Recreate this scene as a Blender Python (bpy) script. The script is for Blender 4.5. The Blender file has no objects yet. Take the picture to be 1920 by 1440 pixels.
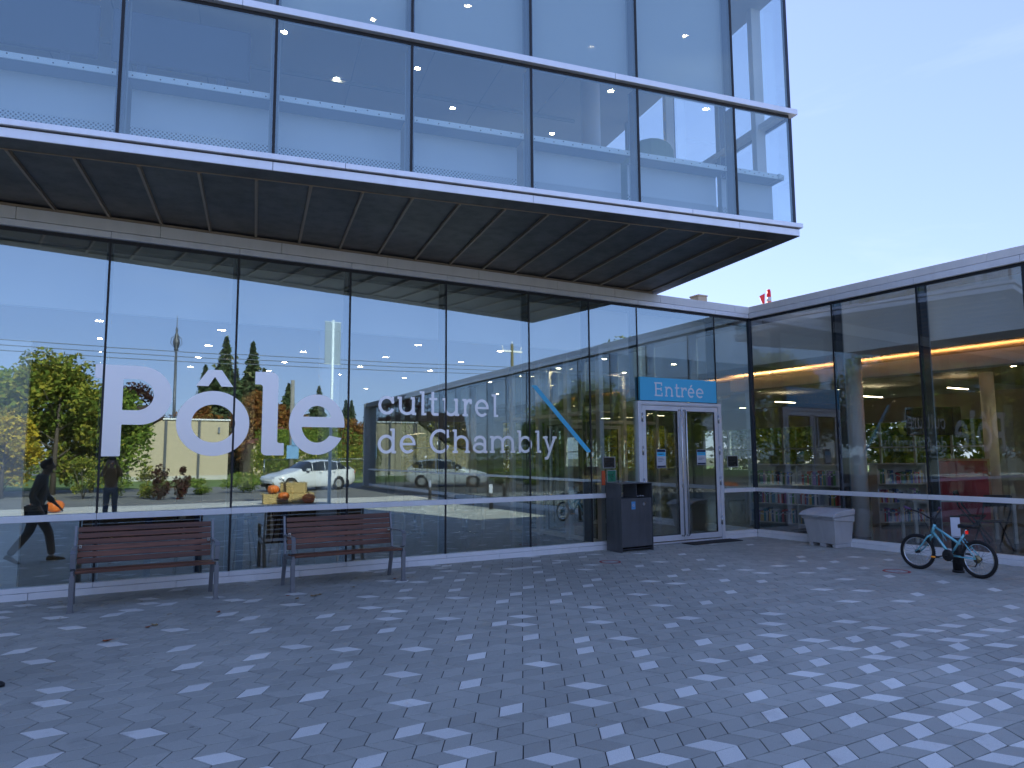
import bpy, bmesh, math, random
import numpy as np
from mathutils import Vector, Matrix
R = math.radians
random.seed(7); rng = np.random.default_rng(7)
sc = bpy.context.scene
col = sc.collection

# ------------------------------------------------------------------ camera
HC = 1.6054
cam_d = bpy.data.cameras.new('camera'); cam = bpy.data.objects.new('camera', cam_d); col.objects.link(cam)
cam_d.sensor_width = 36.0; cam_d.lens = 1323.4015 / 1920 * 36
cam_d.clip_start = 0.05; cam_d.clip_end = 900
_w, _p, _r = 0.5129, 0.1016, -0.0066
_F = Vector((math.sin(_w) * math.cos(_p), math.cos(_w) * math.cos(_p), math.sin(_p)))
_R0 = Vector((math.cos(_w), -math.sin(_w), 0)); _U0 = _R0.cross(_F)
_R = _R0 * math.cos(_r) + _U0 * math.sin(_r); _U = -_R0 * math.sin(_r) + _U0 * math.cos(_r)
cam.matrix_world = Matrix(((_R.x, _U.x, -_F.x, 0), (_R.y, _U.y, -_F.y, 0), (_R.z, _U.z, -_F.z, HC), (0, 0, 0, 1)))
sc.camera = cam

# ------------------------------------------------------------------ sky, sun, exposure
SUN_EL, SUN_AZ = R(36), R(8)            # azimuth measured from +Y towards +X
world = bpy.data.worlds.new("World"); sc.world = world; world.use_nodes = True
wn = world.node_tree.nodes; wl = world.node_tree.links
bg = wn['Background']
sky = wn.new('ShaderNodeTexSky'); sky.sky_type = 'NISHITA'; sky.sun_disc = False
sky.sun_elevation = SUN_EL; sky.sun_rotation = SUN_AZ
sky.air_density = 1.0; sky.dust_density = 0.3; sky.ozone_density = 2.0; sky.altitude = 50
# camera response to the sky (soft shoulder) and white balance, with a trace of high thin cloud
gm = wn.new('ShaderNodeGamma'); gm.inputs[1].default_value = 0.5; wl.new(sky.outputs[0], gm.inputs[0])
wb = wn.new('ShaderNodeMix'); wb.data_type = 'RGBA'; wb.blend_type = 'MULTIPLY'; wb.inputs[0].default_value = 1.0; wb.inputs[7].default_value = (1.37, 1.54, 2.32, 1)
wl.new(gm.outputs[0], wb.inputs[6])
wtc = wn.new('ShaderNodeTexCoord'); wmp = wn.new('ShaderNodeMapping'); wmp.inputs['Scale'].default_value = (1.2, 1.2, 5.0); wmp.inputs['Rotation'].default_value = (.25, .1, .6); wl.new(wtc.outputs['Generated'], wmp.inputs[0])
wno = wn.new('ShaderNodeTexNoise'); wno.inputs['Scale'].default_value = 1.7; wno.inputs['Detail'].default_value = 8; wno.inputs['Roughness'].default_value = .6; wno.inputs['Distortion'].default_value = .5; wl.new(wmp.outputs[0], wno.inputs['Vector'])
wmr = wn.new('ShaderNodeMapRange'); wmr.inputs[1].default_value = .52; wmr.inputs[2].default_value = .80; wmr.inputs[3].default_value = 0; wmr.inputs[4].default_value = .30; wl.new(wno.outputs[0], wmr.inputs[0])
wcl = wn.new('ShaderNodeMix'); wcl.data_type = 'RGBA'; wcl.inputs[7].default_value = (4.2, 4.7, 6.0, 1); wl.new(wmr.outputs[0], wcl.inputs[0]); wl.new(wb.outputs[2], wcl.inputs[6])
wl.new(wcl.outputs[2], bg.inputs[0]); bg.inputs[1].default_value = 0.15
sun_d = bpy.data.lights.new('sun', 'SUN'); sun_d.energy = 5.0; sun_d.angle = R(0.5); sun_d.color = (1.0, 0.93, 0.82)
sun = bpy.data.objects.new('sun', sun_d); col.objects.link(sun)
_sd = Vector((math.sin(SUN_AZ) * math.cos(SUN_EL), math.cos(SUN_AZ) * math.cos(SUN_EL), math.sin(SUN_EL)))
sun.rotation_euler = _sd.to_track_quat('Z', 'Y').to_euler(); sun.location = _sd * 60
vs = sc.view_settings; vs.view_transform = 'Standard'; vs.look = 'None'; vs.gamma = 1.0; vs.exposure = 0.82
try: vs.use_curve_mapping = False
except Exception: pass
cy = sc.cycles
cy.max_bounces = 10; cy.diffuse_bounces = 3; cy.glossy_bounces = 4; cy.transparent_max_bounces = 24; cy.transmission_bounces = 4
cy.caustics_reflective = False; cy.caustics_refractive = False; cy.sample_clamp_indirect = 4.0
try: cy.use_denoising = True; cy.denoiser = 'OPENIMAGEDENOISE'
except Exception: pass

# ------------------------------------------------------------------ materials
MATS = {}
def mat(name, base=(.5, .5, .5), rough=.5, metal=0., spec=None, bump=None, var=None, emit=None, coat=0., island=None, extra=None, streak=0.):
    """procedural material: var=(scale, amount) noise in colour, bump=(scale, strength), island=[colours]"""
    if name in MATS: return MATS[name]
    m = bpy.data.materials.new(name); m.use_nodes = True; MATS[name] = m
    nt = m.node_tree; n = nt.nodes; l = nt.links; b = n['Principled BSDF']
    b.inputs['Base Color'].default_value = (*base, 1); b.inputs['Roughness'].default_value = rough; b.inputs['Metallic'].default_value = metal
    if spec is not None: b.inputs['Specular IOR Level'].default_value = spec
    if coat: b.inputs['Coat Weight'].default_value = coat; b.inputs['Coat Roughness'].default_value = .1
    tc = n.new('ShaderNodeTexCoord')
    src = None
    if island:
        g = n.new('ShaderNodeNewGeometry'); cr = n.new('ShaderNodeValToRGB'); l.new(g.outputs['Random Per Island'], cr.inputs[0])
        cr.color_ramp.interpolation = 'CONSTANT' if len(island) > 4 else 'LINEAR'
        while len(cr.color_ramp.elements) < len(island): cr.color_ramp.elements.new(.5)
        for i, c in enumerate(island):
            e = cr.color_ramp.elements[i]; e.position = i / max(1, len(island) - (0 if len(island) > 4 else 1)); e.color = (*c, 1)
        src = cr.outputs[0]
    if var:
        no = n.new('ShaderNodeTexNoise'); no.inputs['Scale'].default_value = var[0]; no.inputs['Detail'].default_value = 5
        l.new(tc.outputs['Object'], no.inputs['Vector'])
        mr = n.new('ShaderNodeMapRange'); mr.inputs[1].default_value = .3; mr.inputs[2].default_value = .7
        mr.inputs[3].default_value = 1 - var[1]; mr.inputs[4].default_value = 1 + var[1]; l.new(no.outputs[0], mr.inputs[0])
        mx = n.new('ShaderNodeMix'); mx.data_type = 'RGBA'; mx.blend_type = 'MULTIPLY'; mx.inputs[0].default_value = 1
        if src: l.new(src, mx.inputs[6])
        else: mx.inputs[6].default_value = (*base, 1)
        l.new(mr.outputs[0], mx.inputs[7]); src = mx.outputs[2]
    if streak:       # run-off streaks and grime: noise stretched vertically
        mp = n.new('ShaderNodeMapping'); mp.inputs['Scale'].default_value = (3.5, 3.5, .5); l.new(tc.outputs['Object'], mp.inputs[0])
        no = n.new('ShaderNodeTexNoise'); no.inputs['Scale'].default_value = 1.6; no.inputs['Detail'].default_value = 7; no.inputs['Roughness'].default_value = .65; l.new(mp.outputs[0], no.inputs['Vector'])
        mr = n.new('ShaderNodeMapRange'); mr.inputs[1].default_value = .45; mr.inputs[2].default_value = .72; mr.inputs[3].default_value = 1; mr.inputs[4].default_value = 1 - streak; l.new(no.outputs[0], mr.inputs[0])
        mx = n.new('ShaderNodeMix'); mx.data_type = 'RGBA'; mx.blend_type = 'MULTIPLY'; mx.inputs[0].default_value = 1
        if src: l.new(src, mx.inputs[6])
        else: mx.inputs[6].default_value = (*base, 1)
        l.new(mr.outputs[0], mx.inputs[7]); src = mx.outputs[2]
        m2 = n.new('ShaderNodeMapRange'); m2.inputs[3].default_value = rough - .08; m2.inputs[4].default_value = min(1, rough + .16); l.new(no.outputs[0], m2.inputs[0]); l.new(m2.outputs[0], b.inputs['Roughness'])
    if src: l.new(src, b.inputs['Base Color'])
    if bump:
        no = n.new('ShaderNodeTexNoise'); no.inputs['Scale'].default_value = bump[0]; no.inputs['Detail'].default_value = 4
        l.new(tc.outputs['Object'], no.inputs['Vector']); bp = n.new('ShaderNodeBump'); bp.inputs['Strength'].default_value = bump[1]
        bp.inputs['Distance'].default_value = .01; l.new(no.outputs[0], bp.inputs['Height']); l.new(bp.outputs[0], b.inputs['Normal'])
    if emit: b.inputs['Emission Color'].default_value = (*emit[0], 1); b.inputs['Emission Strength'].default_value = emit[1]
    if extra: extra(nt, b, tc)
    return m

def glass_mat(name, tint, r0, r1, power=4.0, gloss=(1, 1, 1)):
    """architectural glass: see-through with a coated, mostly specular reflection that grows towards grazing angles"""
    m = bpy.data.materials.new(name); m.use_nodes = True; MATS[name] = m
    nt = m.node_tree; n = nt.nodes; l = nt.links; n.remove(n['Principled BSDF']); out = n['Material Output']
    tr = n.new('ShaderNodeBsdfTransparent'); tr.inputs[0].default_value = (*tint, 1)
    gl = n.new('ShaderNodeBsdfGlossy'); gl.inputs['Roughness'].default_value = 0.0; gl.inputs[0].default_value = (*gloss, 1)
    lw = n.new('ShaderNodeLayerWeight'); lw.inputs[0].default_value = .5
    pw = n.new('ShaderNodeMath'); pw.operation = 'POWER'; pw.inputs[1].default_value = power; l.new(lw.outputs['Facing'], pw.inputs[0])
    mr = n.new('ShaderNodeMapRange'); mr.inputs[3].default_value = r0; mr.inputs[4].default_value = r1; l.new(pw.outputs[0], mr.inputs[0])
    mx = n.new('ShaderNodeMixShader'); l.new(mr.outputs[0], mx.inputs[0]); l.new(tr.outputs[0], mx.inputs[1]); l.new(gl.outputs[0], mx.inputs[2])
    l.new(mx.outputs[0], out.inputs[0])
    return m

GLASS = glass_mat('curtain_wall_glass', (.84, .89, .87), .34, .95, 3.0, (.78, .97, 1.0))
GLASS_BACK = glass_mat('pane_inner_face', (.97, .98, .98), .05, .5, 4.0, (.85, .93, 1.0))
GLASS_WING = glass_mat('wing_glass', (.92, .95, .93), .13, .9, 3.0, (.85, .94, 1.0))
GLASS_UP = glass_mat('upper_glass', (.86, .92, .92), .22, .9, 3.0, (.76, .97, .98))
GLASS_IN = glass_mat('interior_glass', (.90, .94, .92), .06, .8, 4.0)
GLASS_DOOR = glass_mat('door_glass', (.74, .80, .77), .20, .9, 3.0, (.92, .97, .97))
M = {}
M['alu'] = mat('white_aluminium', (.88, .89, .91), .42, .15, streak=.07, var=(1.3, .04), bump=(160, .03))
M['alu_fascia'] = mat('silver_fascia_aluminium', (.86, .85, .83), .45, .0, streak=.07, var=(.9, .05), bump=(140, .03))
M['anod'] = mat('clear_anodised_aluminium', (.78, .80, .85), .4, .25, var=(3, .05))
M['black'] = mat('black_gasket', (.012, .013, .016), .5)
M['mull'] = mat('dark_blue_grey_steel', (.035, .045, .065), .4, .3)
M['mull_in'] = mat('inner_grey_fin', (.30, .34, .37), .5)
M['alu_up'] = mat('satin_white_aluminium', (.88, .89, .92), .40, .55, streak=.05, var=(1.3, .03), bump=(140, .03))
M['soffit'] = mat('gunmetal_soffit', (.13, .126, .122), .36, .45, streak=.25, var=(1.5, .22), bump=(1.2, .25))
M['seam'] = mat('bronze_seam', (.42, .34, .26), .45, .6)
M['white'] = mat('white_paint', (.84, .84, .83), .6, var=(2, .03))
M['offwhite'] = mat('interior_wall_paint', (.50, .51, .50), .7, var=(.8, .05))
M['ceil'] = mat('interior_ceiling', (.55, .54, .52), .8, var=(.5, .04))
M['floor_in'] = mat('polished_concrete_floor', (.17, .165, .155), .22, var=(.9, .18), bump=(3, .03))
M['wood_ceil'] = mat('brown_slat_ceiling', (.28, .22, .17), .6)
M['rail'] = mat('perforated_light_rail', (.80, .90, .94), .5, .1)
M['panel'] = mat('pale_back_panel', (.66, .74, .82), .6, var=(.7, .05))
M['steel'] = mat('brushed_stainless', (.55, .56, .57), .22, 1.0)
M['chrome'] = mat('bright_chrome', (.75, .76, .78), .12, 1.0)
M['charcoal'] = mat('charcoal_steel', (.12, .125, .135), .42, .35, streak=.30, var=(2.5, .12), bump=(60, .05))
M['charcoal_edge'] = mat('worn_charcoal_edge', (.12, .125, .14), .45, .4)
M['bench_metal'] = mat('grey_powder_coat', (.22, .23, .25), .42, .45, var=(6, .1))
M['rubber'] = mat('black_rubber', (.012, .012, .013), .75, bump=(120, .3))
M['dark'] = mat('matt_black_plastic', (.014, .014, .016), .5)
M['grey_plastic'] = mat('moulded_grey_plastic', (.54, .54, .55), .55, streak=.16, var=(3, .07), bump=(90, .08))
M['roof'] = mat('flat_roof_membrane', (.22, .22, .22), .9, var=(1, .1))
M['vinyl'] = mat('pearl_white_vinyl', (.90, .91, .94), .42, .8, var=(.6, .02))
M['blue'] = mat('blue_sign', (.10, .56, .86), .4, var=(1, .02))
M['concrete'] = mat('pale_concrete', (.55, .52, .46), .9, var=(.7, .12), bump=(30, .2))
M['asphalt'] = mat('asphalt', (.17, .165, .155), .9, var=(.5, .18), bump=(60, .3))
M['grass'] = mat('lawn', (.13, .19, .045), .95, var=(.9, .35), bump=(25, .8))
M['earth'] = mat('dry_ground', (.15, .14, .085), .95, var=(.12, .35), bump=(8, .6))
M['skin'] = mat('skin', (.42, .25, .18), .55)
M['hair'] = mat('dark_hair', (.03, .02, .015), .6)
M['orange'] = mat('pumpkin_skin', (.68, .16, .02), .45, var=(5, .15))
M['stalk'] = mat('dry_stalk', (.16, .14, .06), .8)
M['red'] = mat('red_plastic', (.60, .02, .02), .4)
def _wood(nt, b, tc):
    n = nt.nodes; l = nt.links
    mp = n.new('ShaderNodeMapping'); mp.inputs['Scale'].default_value = (1.2, 16, 22); l.new(tc.outputs['Object'], mp.inputs[0])
    no = n.new('ShaderNodeTexNoise'); no.inputs['Scale'].default_value = 1.6; no.inputs['Detail'].default_value = 8; no.inputs['Distortion'].default_value = .8
    l.new(mp.outputs[0], no.inputs['Vector']); cr = n.new('ShaderNodeValToRGB'); l.new(no.outputs[0], cr.inputs[0])
    cr.color_ramp.elements[0].position = .3; cr.color_ramp.elements[0].color = (.075, .026, .014, 1)
    cr.color_ramp.elements[1].position = .75; cr.color_ramp.elements[1].color = (.24, .084, .042, 1)
    g = n.new('ShaderNodeNewGeometry'); mr = n.new('ShaderNodeMapRange'); mr.inputs[3].default_value = .75; mr.inputs[4].default_value = 1.3
    l.new(g.outputs['Random Per Island'], mr.inputs[0]); mx = n.new('ShaderNodeMix'); mx.data_type = 'RGBA'; mx.blend_type = 'MULTIPLY'; mx.inputs[0].default_value = 1
    l.new(cr.outputs[0], mx.inputs[6]); l.new(mr.outputs[0], mx.inputs[7]); l.new(mx.outputs[2], b.inputs['Base Color'])
    bp = n.new('ShaderNodeBump'); bp.inputs['Strength'].default_value = .25; bp.inputs['Distance'].default_value = .004
    l.new(no.outputs[0], bp.inputs['Height']); l.new(bp.outputs[0], b.inputs['Normal'])
M['slat'] = mat('oiled_hardwood', (.08, .03, .02), .42, extra=_wood)
def _paver(c, vary):
    def f(nt, b, tc):
        n = nt.nodes; l = nt.links
        g = n.new('ShaderNodeNewGeometry'); mr = n.new('ShaderNodeMapRange'); mr.inputs[3].default_value = 1 - vary; mr.inputs[4].default_value = 1 + vary
        l.new(g.outputs['Random Per Island'], mr.inputs[0])
        no = n.new('ShaderNodeTexNoise'); no.inputs['Scale'].default_value = .45; no.inputs['Detail'].default_value = 6; l.new(tc.outputs['Object'], no.inputs['Vector'])
        m2 = n.new('ShaderNodeMapRange'); m2.inputs[1].default_value = .3; m2.inputs[2].default_value = .7; m2.inputs[3].default_value = .86; m2.inputs[4].default_value = 1.14; l.new(no.outputs[0], m2.inputs[0])
        n3 = n.new('ShaderNodeTexNoise'); n3.inputs['Scale'].default_value = 260; n3.inputs['Detail'].default_value = 3; l.new(tc.outputs['Object'], n3.inputs['Vector'])
        m3 = n.new('ShaderNodeMapRange'); m3.inputs[1].default_value = .3; m3.inputs[2].default_value = .7; m3.inputs[3].default_value = .82; m3.inputs[4].default_value = 1.18; l.new(n3.outputs[0], m3.inputs[0])
        a = n.new('ShaderNodeMath'); a.operation = 'MULTIPLY'; l.new(mr.outputs[0], a.inputs[0]); l.new(m2.outputs[0], a.inputs[1])
        n4 = n.new('ShaderNodeTexNoise'); n4.inputs['Scale'].default_value = 3.2; n4.inputs['Detail'].default_value = 9; n4.inputs['Roughness'].default_value = .7; l.new(tc.outputs['Object'], n4.inputs['Vector'])
        m4 = n.new('ShaderNodeMapRange'); m4.inputs[1].default_value = .56; m4.inputs[2].default_value = .72; m4.inputs[3].default_value = 1.0; m4.inputs[4].default_value = .74; l.new(n4.outputs[0], m4.inputs[0])
        n5 = n.new('ShaderNodeTexVoronoi'); n5.inputs['Scale'].default_value = 2.3; l.new(tc.outputs['Object'], n5.inputs['Vector'])
        m5 = n.new('ShaderNodeMapRange'); m5.inputs[1].default_value = .028; m5.inputs[2].default_value = .045; m5.inputs[3].default_value = .62; m5.inputs[4].default_value = 1.0; l.new(n5.outputs['Distance'], m5.inputs[0])
        a3 = n.new('ShaderNodeMath'); a3.operation = 'MULTIPLY'; l.new(m4.outputs[0], a3.inputs[0]); l.new(m5.outputs[0], a3.inputs[1])
        a4 = n.new('ShaderNodeMath'); a4.operation = 'MULTIPLY'; l.new(a3.outputs[0], a4.inputs[0]); l.new(m3.outputs[0], a4.inputs[1])
        a2 = n.new('ShaderNodeMath'); a2.operation = 'MULTIPLY'; l.new(a.outputs[0], a2.inputs[0]); l.new(a4.outputs[0], a2.inputs[1])
        mx = n.new('ShaderNodeMix'); mx.data_type = 'RGBA'; mx.blend_type = 'MULTIPLY'; mx.inputs[0].default_value = 1; mx.inputs[6].default_value = (*c, 1)
        l.new(a2.outputs[0], mx.inputs[7]); l.new(mx.outputs[2], b.inputs['Base Color'])
        bp = n.new('ShaderNodeBump'); bp.inputs['Strength'].default_value = .35; bp.inputs['Distance'].default_value = .002
        l.new(n3.outputs[0], bp.inputs['Height']); l.new(bp.outputs[0], b.inputs['Normal'])
    return f
M['paver'] = mat('dark_concrete_paver', rough=.62, extra=_paver((.39, .40, .365), .11))
M['paver_l'] = mat('light_concrete_paver', rough=.62, extra=_paver((.74, .75, .71), .07))
M['joint'] = mat('sand_joint', (.022, .023, .025), .95, var=(40, .4))
def _frit(nt, b, tc):
    n = nt.nodes; l = nt.links       # diagonal grid of dark holes in a pale sheet
    sx = n.new('ShaderNodeSeparateXYZ'); l.new(tc.outputs['Object'], sx.inputs[0])
    k = 2 * math.pi / .044
    def s(o):
        a = n.new('ShaderNodeMath'); a.operation = 'MULTIPLY'; a.inputs[1].default_value = k; l.new(o, a.inputs[0])
        c = n.new('ShaderNodeMath'); c.operation = 'COSINE'; l.new(a.outputs[0], c.inputs[0]); return c.outputs[0]
    p = n.new('ShaderNodeMath'); p.operation = 'MULTIPLY'; l.new(s(sx.outputs[0]), p.inputs[0]); l.new(s(sx.outputs[2]), p.inputs[1])
    gt = n.new('ShaderNodeMath'); gt.operation = 'GREATER_THAN'; gt.inputs[1].default_value = .30; l.new(p.outputs[0], gt.inputs[0])
    mx = n.new('ShaderNodeMix'); mx.data_type = 'RGBA'; mx.inputs[6].default_value = (.66, .74, .82, 1); mx.inputs[7].default_value = (.02, .03, .05, 1)
    l.new(gt.outputs[0], mx.inputs[0]); l.new(mx.outputs[2], b.inputs['Base Color'])
M['frit'] = mat('perforated_pale_sheet', rough=.6, extra=_frit)
def _blind():
    m = bpy.data.materials.new('roller_blind_fabric'); m.use_nodes = True; n = m.node_tree.nodes; l = m.node_tree.links
    n.remove(n['Principled BSDF']); d = n.new('ShaderNodeBsdfDiffuse'); d.inputs[0].default_value = (.62, .70, .74, 1)
    t = n.new('ShaderNodeBsdfTransparent'); mx = n.new('ShaderNodeMixShader'); mx.inputs[0].default_value = .16
    l.new(d.outputs[0], mx.inputs[1]); l.new(t.outputs[0], mx.inputs[2]); l.new(mx.outputs[0], n['Material Output'].inputs[0]); return m
M['blind'] = _blind()
M['lamp'] = mat('downlight_lens', (1, .95, .85), .4, emit=((1, .80, .52), 45))
M['cove'] = mat('warm_led_strip', (1, .8, .5), .4, emit=((1, .50, .18), 30))
def leafmat(name, cols, trans=.35):
    m = bpy.data.materials.new(name); m.use_nodes = True; n = m.node_tree.nodes; l = m.node_tree.links
    n.remove(n['Principled BSDF']); g = n.new('ShaderNodeNewGeometry'); cr = n.new('ShaderNodeValToRGB'); l.new(g.outputs['Random Per Island'], cr.inputs[0])
    while len(cr.color_ramp.elements) < len(cols): cr.color_ramp.elements.new(.5)
    for i, c in enumerate(cols): cr.color_ramp.elements[i].position = i / (len(cols) - 1); cr.color_ramp.elements[i].color = (*c, 1)
    d = n.new('ShaderNodeBsdfDiffuse'); t = n.new('ShaderNodeBsdfTranslucent'); mx = n.new('ShaderNodeMixShader'); mx.inputs[0].default_value = trans
    l.new(cr.outputs[0], d.inputs[0]); l.new(cr.outputs[0], t.inputs[0]); l.new(d.outputs[0], mx.inputs[1]); l.new(t.outputs[0], mx.inputs[2])
    l.new(mx.outputs[0], n['Material Output'].inputs[0]); return m
M['leaf_green'] = leafmat('green_leaves', [(.10, .17, .03), (.20, .29, .05), (.32, .36, .06)])
M['leaf_yellow'] = leafmat('yellowing_leaves', [(.26, .26, .04), (.60, .46, .05), (.72, .50, .05)])
M['leaf_mix'] = leafmat('autumn_green_leaves', [(.11, .17, .03), (.26, .30, .05), (.48, .40, .06)])
M['leaf_orange'] = leafmat('orange_brown_leaves', [(.22, .08, .03), (.36, .15, .04), (.28, .22, .06)])
M['leaf_purple'] = leafmat('purple_brown_leaves', [(.06, .02, .02), (.11, .04, .03), (.09, .07, .04)])
M['needle'] = leafmat('conifer_needles', [(.05, .08, .04), (.09, .14, .06), (.17, .18, .08)], .15)
M['bark'] = mat('bark', (.09, .07, .055), .9, bump=(20, .8))

# ------------------------------------------------------------------ builders
def tag(o, label=None, cat=None, group=None, kind=None):
    if label: o['label'] = label
    if cat: o['category'] = cat
    if group: o['group'] = group
    if kind: o['kind'] = kind
    return o
def empty(name, loc=(0, 0, 0), rz=0., label=None, cat=None, group=None):
    o = bpy.data.objects.new(name, None); col.objects.link(o); o.location = loc; o.rotation_euler = (0, 0, rz); o.empty_display_size = .1
    return tag(o, label, cat, group)
class Frame:
    def __init__(s, o, ax, ay): s.o = Vector(o); s.x = Vector(ax).normalized(); s.y = Vector(ay).normalized()
    def __call__(s, p): return s.o + s.x * p[0] + s.y * p[1] + Vector((0, 0, p[2]))
ID = lambda p: Vector(p)
class MB:
    """collects boxes, tubes, lathes and sheets; build() links them as one mesh object"""
    def __init__(s, fr=None): s.v = []; s.f = []; s.mi = []; s.fr = fr or ID; s.sm = []
    def poly(s, pts, faces, mi=0, smooth=False):
        b = len(s.v); s.v += [tuple(s.fr(p)) for p in pts]
        for f in faces: s.f.append([b + i for i in f]); s.mi.append(mi); s.sm.append(smooth)
        return s
    def box(s, x0, x1, y0, y1, z0, z1, mi=0):
        p = [(x0, y0, z0), (x1, y0, z0), (x1, y1, z0), (x0, y1, z0), (x0, y0, z1), (x1, y0, z1), (x1, y1, z1), (x0, y1, z1)]
        return s.poly(p, [(0, 3, 2, 1), (4, 5, 6, 7), (0, 1, 5, 4), (1, 2, 6, 5), (2, 3, 7, 6), (3, 0, 4, 7)], mi)
    def prism(s, prof, d0, d1, plane='xz', mi=0, smooth=False):
        """profile polygon extruded; plane xz -> along y, yz -> along x, xy -> along z"""
        n = len(prof); P = []
        for d in (d0, d1):
            for a, b in prof: P.append({'xz': (a, d, b), 'yz': (d, a, b), 'xy': (a, b, d)}[plane])
        F = [tuple(range(n))[::-1], tuple(range(n, 2 * n))] + [(i, (i + 1) % n, n + (i + 1) % n, n + i) for i in range(n)]
        b = len(s.v); s.poly(P, F, mi, False)
        if smooth:
            for k in range(len(s.sm) - n, len(s.sm)): s.sm[k] = True
        return s
    def tube(s, pts, r, n=10, mi=0, cap=True, closed=False):
        pts = [Vector(p) for p in pts]; rs = r if isinstance(r, (list, tuple)) else [r] * len(pts); L = len(pts); P = []; F = []
        up = None
        for i, p in enumerate(pts):
            if closed: t = (pts[(i + 1) % L] - pts[i - 1])
            else: t = pts[min(i + 1, L - 1)] - pts[max(i - 1, 0)]
            t.normalize()
            if up is None: up = Vector((0, 0, 1)) if abs(t.z) < .9 else Vector((1, 0, 0))
            u = t.cross(up); u.normalize(); w = u.cross(t); up = w
            for k in range(n):
                a = 2 * math.pi * k / n; P.append(tuple(p + (u * math.cos(a) + w * math.sin(a)) * rs[i]))
        for i in range(L if closed else L - 1):
            j = (i + 1) % L
            for k in range(n): F.append((i * n + k, i * n + (k + 1) % n, j * n + (k + 1) % n, j * n + k))
        s.poly(P, F, mi, True)
        if cap and not closed:
            b = len(s.v) - len(P); s.f.append([b + k for k in range(n)][::-1]); s.mi.append(mi); s.sm.append(False)
            b2 = b + (L - 1) * n; s.f.append([b2 + k for k in range(n)]); s.mi.append(mi); s.sm.append(False)
        return s
    def lathe(s, prof, c=(0, 0, 0), n=24, axis='z', mi=0, caps=True):
        P = []; F = []; m = len(prof)
        for r_, h in prof:
            for k in range(n):
                a = 2 * math.pi * k / n; x, y = r_ * math.cos(a), r_ * math.sin(a)
                P.append({'z': (c[0] + x, c[1] + y, c[2] + h), 'y': (c[0] + x, c[1] + h, c[2] + y), 'x': (c[0] + h, c[1] + x, c[2] + y)}[axis])
        for i in range(m - 1):
            for k in range(n): F.append((i * n + k, i * n + (k + 1) % n, (i + 1) * n + (k + 1) % n, (i + 1) * n + k))
        s.poly(P, F, mi, True)
        if not caps: return s
        b = len(s.v) - len(P)
        if prof[0][0] > 1e-4: s.f.append([b + k for k in range(n)][::-1]); s.mi.append(mi); s.sm.append(False)
        if prof[-1][0] > 1e-4: s.f.append([b + (m - 1) * n + k for k in range(n)]); s.mi.append(mi); s.sm.append(False)
        return s
    def build(s, name, mats, parent=None, bevel=0., loc=None, fix=True, seg=2):
        me = bpy.data.meshes.new(name); me.from_pydata(s.v, [], s.f); me.update()
        for m in (mats if isinstance(mats, (list, tuple)) else [mats]): me.materials.append(m)
        me.polygons.foreach_set('material_index', s.mi); me.polygons.foreach_set('use_smooth', s.sm)
        if fix:
            bm = bmesh.new(); bm.from_mesh(me); bmesh.ops.recalc_face_normals(bm, faces=bm.faces[:]); bm.to_mesh(me); bm.free()
        o = bpy.data.objects.new(name, me); col.objects.link(o)
        if parent is not None: o.parent = parent
        if loc: o.location = loc
        if bevel:
            b = o.modifiers.new('bevel', 'BEVEL'); b.width = bevel; b.segments = seg; b.limit_method = 'ANGLE'; b.angle_limit = R(40)
        return o
def copy_tree(o, parent=None):
    c = o.copy(); col.objects.link(c)
    if parent is not None: c.parent = parent
    for ch in list(o.children): copy_tree(ch, c)
    return c

# ------------------------------------------------------------------ signs: 2-D shapes -> clean cut lettering
def sdf_box(x0, y0, x1, y1): return lambda X, Y: np.maximum(np.maximum(x0 - X, X - x1), np.maximum(y0 - Y, Y - y1))
def sdf_line(x0, y0, x1, y1, w):
    L = math.hypot(x1 - x0, y1 - y0); ux, uy = (x1 - x0) / L, (y1 - y0) / L
    return lambda X, Y: np.maximum(np.abs(((X - x0) * ux + (Y - y0) * uy) - L / 2) - L / 2, np.abs(-(X - x0) * uy + (Y - y0) * ux) - w / 2)
def sdf_ell(cx, cy_, rx, ry): return lambda X, Y: (np.sqrt(((X - cx) / rx) ** 2 + ((Y - cy_) / ry) ** 2) - 1) * min(rx, ry)
def sdf_ring(cx, cy_, rx, ry, w):
    a = sdf_ell(cx, cy_, rx, ry); b = sdf_ell(cx, cy_, rx - w, ry - w); return lambda X, Y: np.maximum(a(X, Y), -b(X, Y))
def half(px, py, nx, ny):          # keeps the side the normal points away from
    L = math.hypot(nx, ny); return lambda X, Y: ((X - px) * nx + (Y - py) * ny) / L
def inter(*f): return lambda X, Y: np.maximum.reduce([g(X, Y) for g in f])
def union(*f): return lambda X, Y: np.minimum.reduce([g(X, Y) for g in f])
def minus(a, *b): return lambda X, Y: np.maximum.reduce([a(X, Y)] + [-g(X, Y) for g in b])
def sdf_poly(pts):                 # convex polygon, counter-clockwise
    hs = []
    for i in range(len(pts)):
        (ax, ay), (bx, by) = pts[i], pts[(i + 1) % len(pts)]; hs.append(half(ax, ay, by - ay, -(bx - ax)))
    return inter(*hs)
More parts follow.
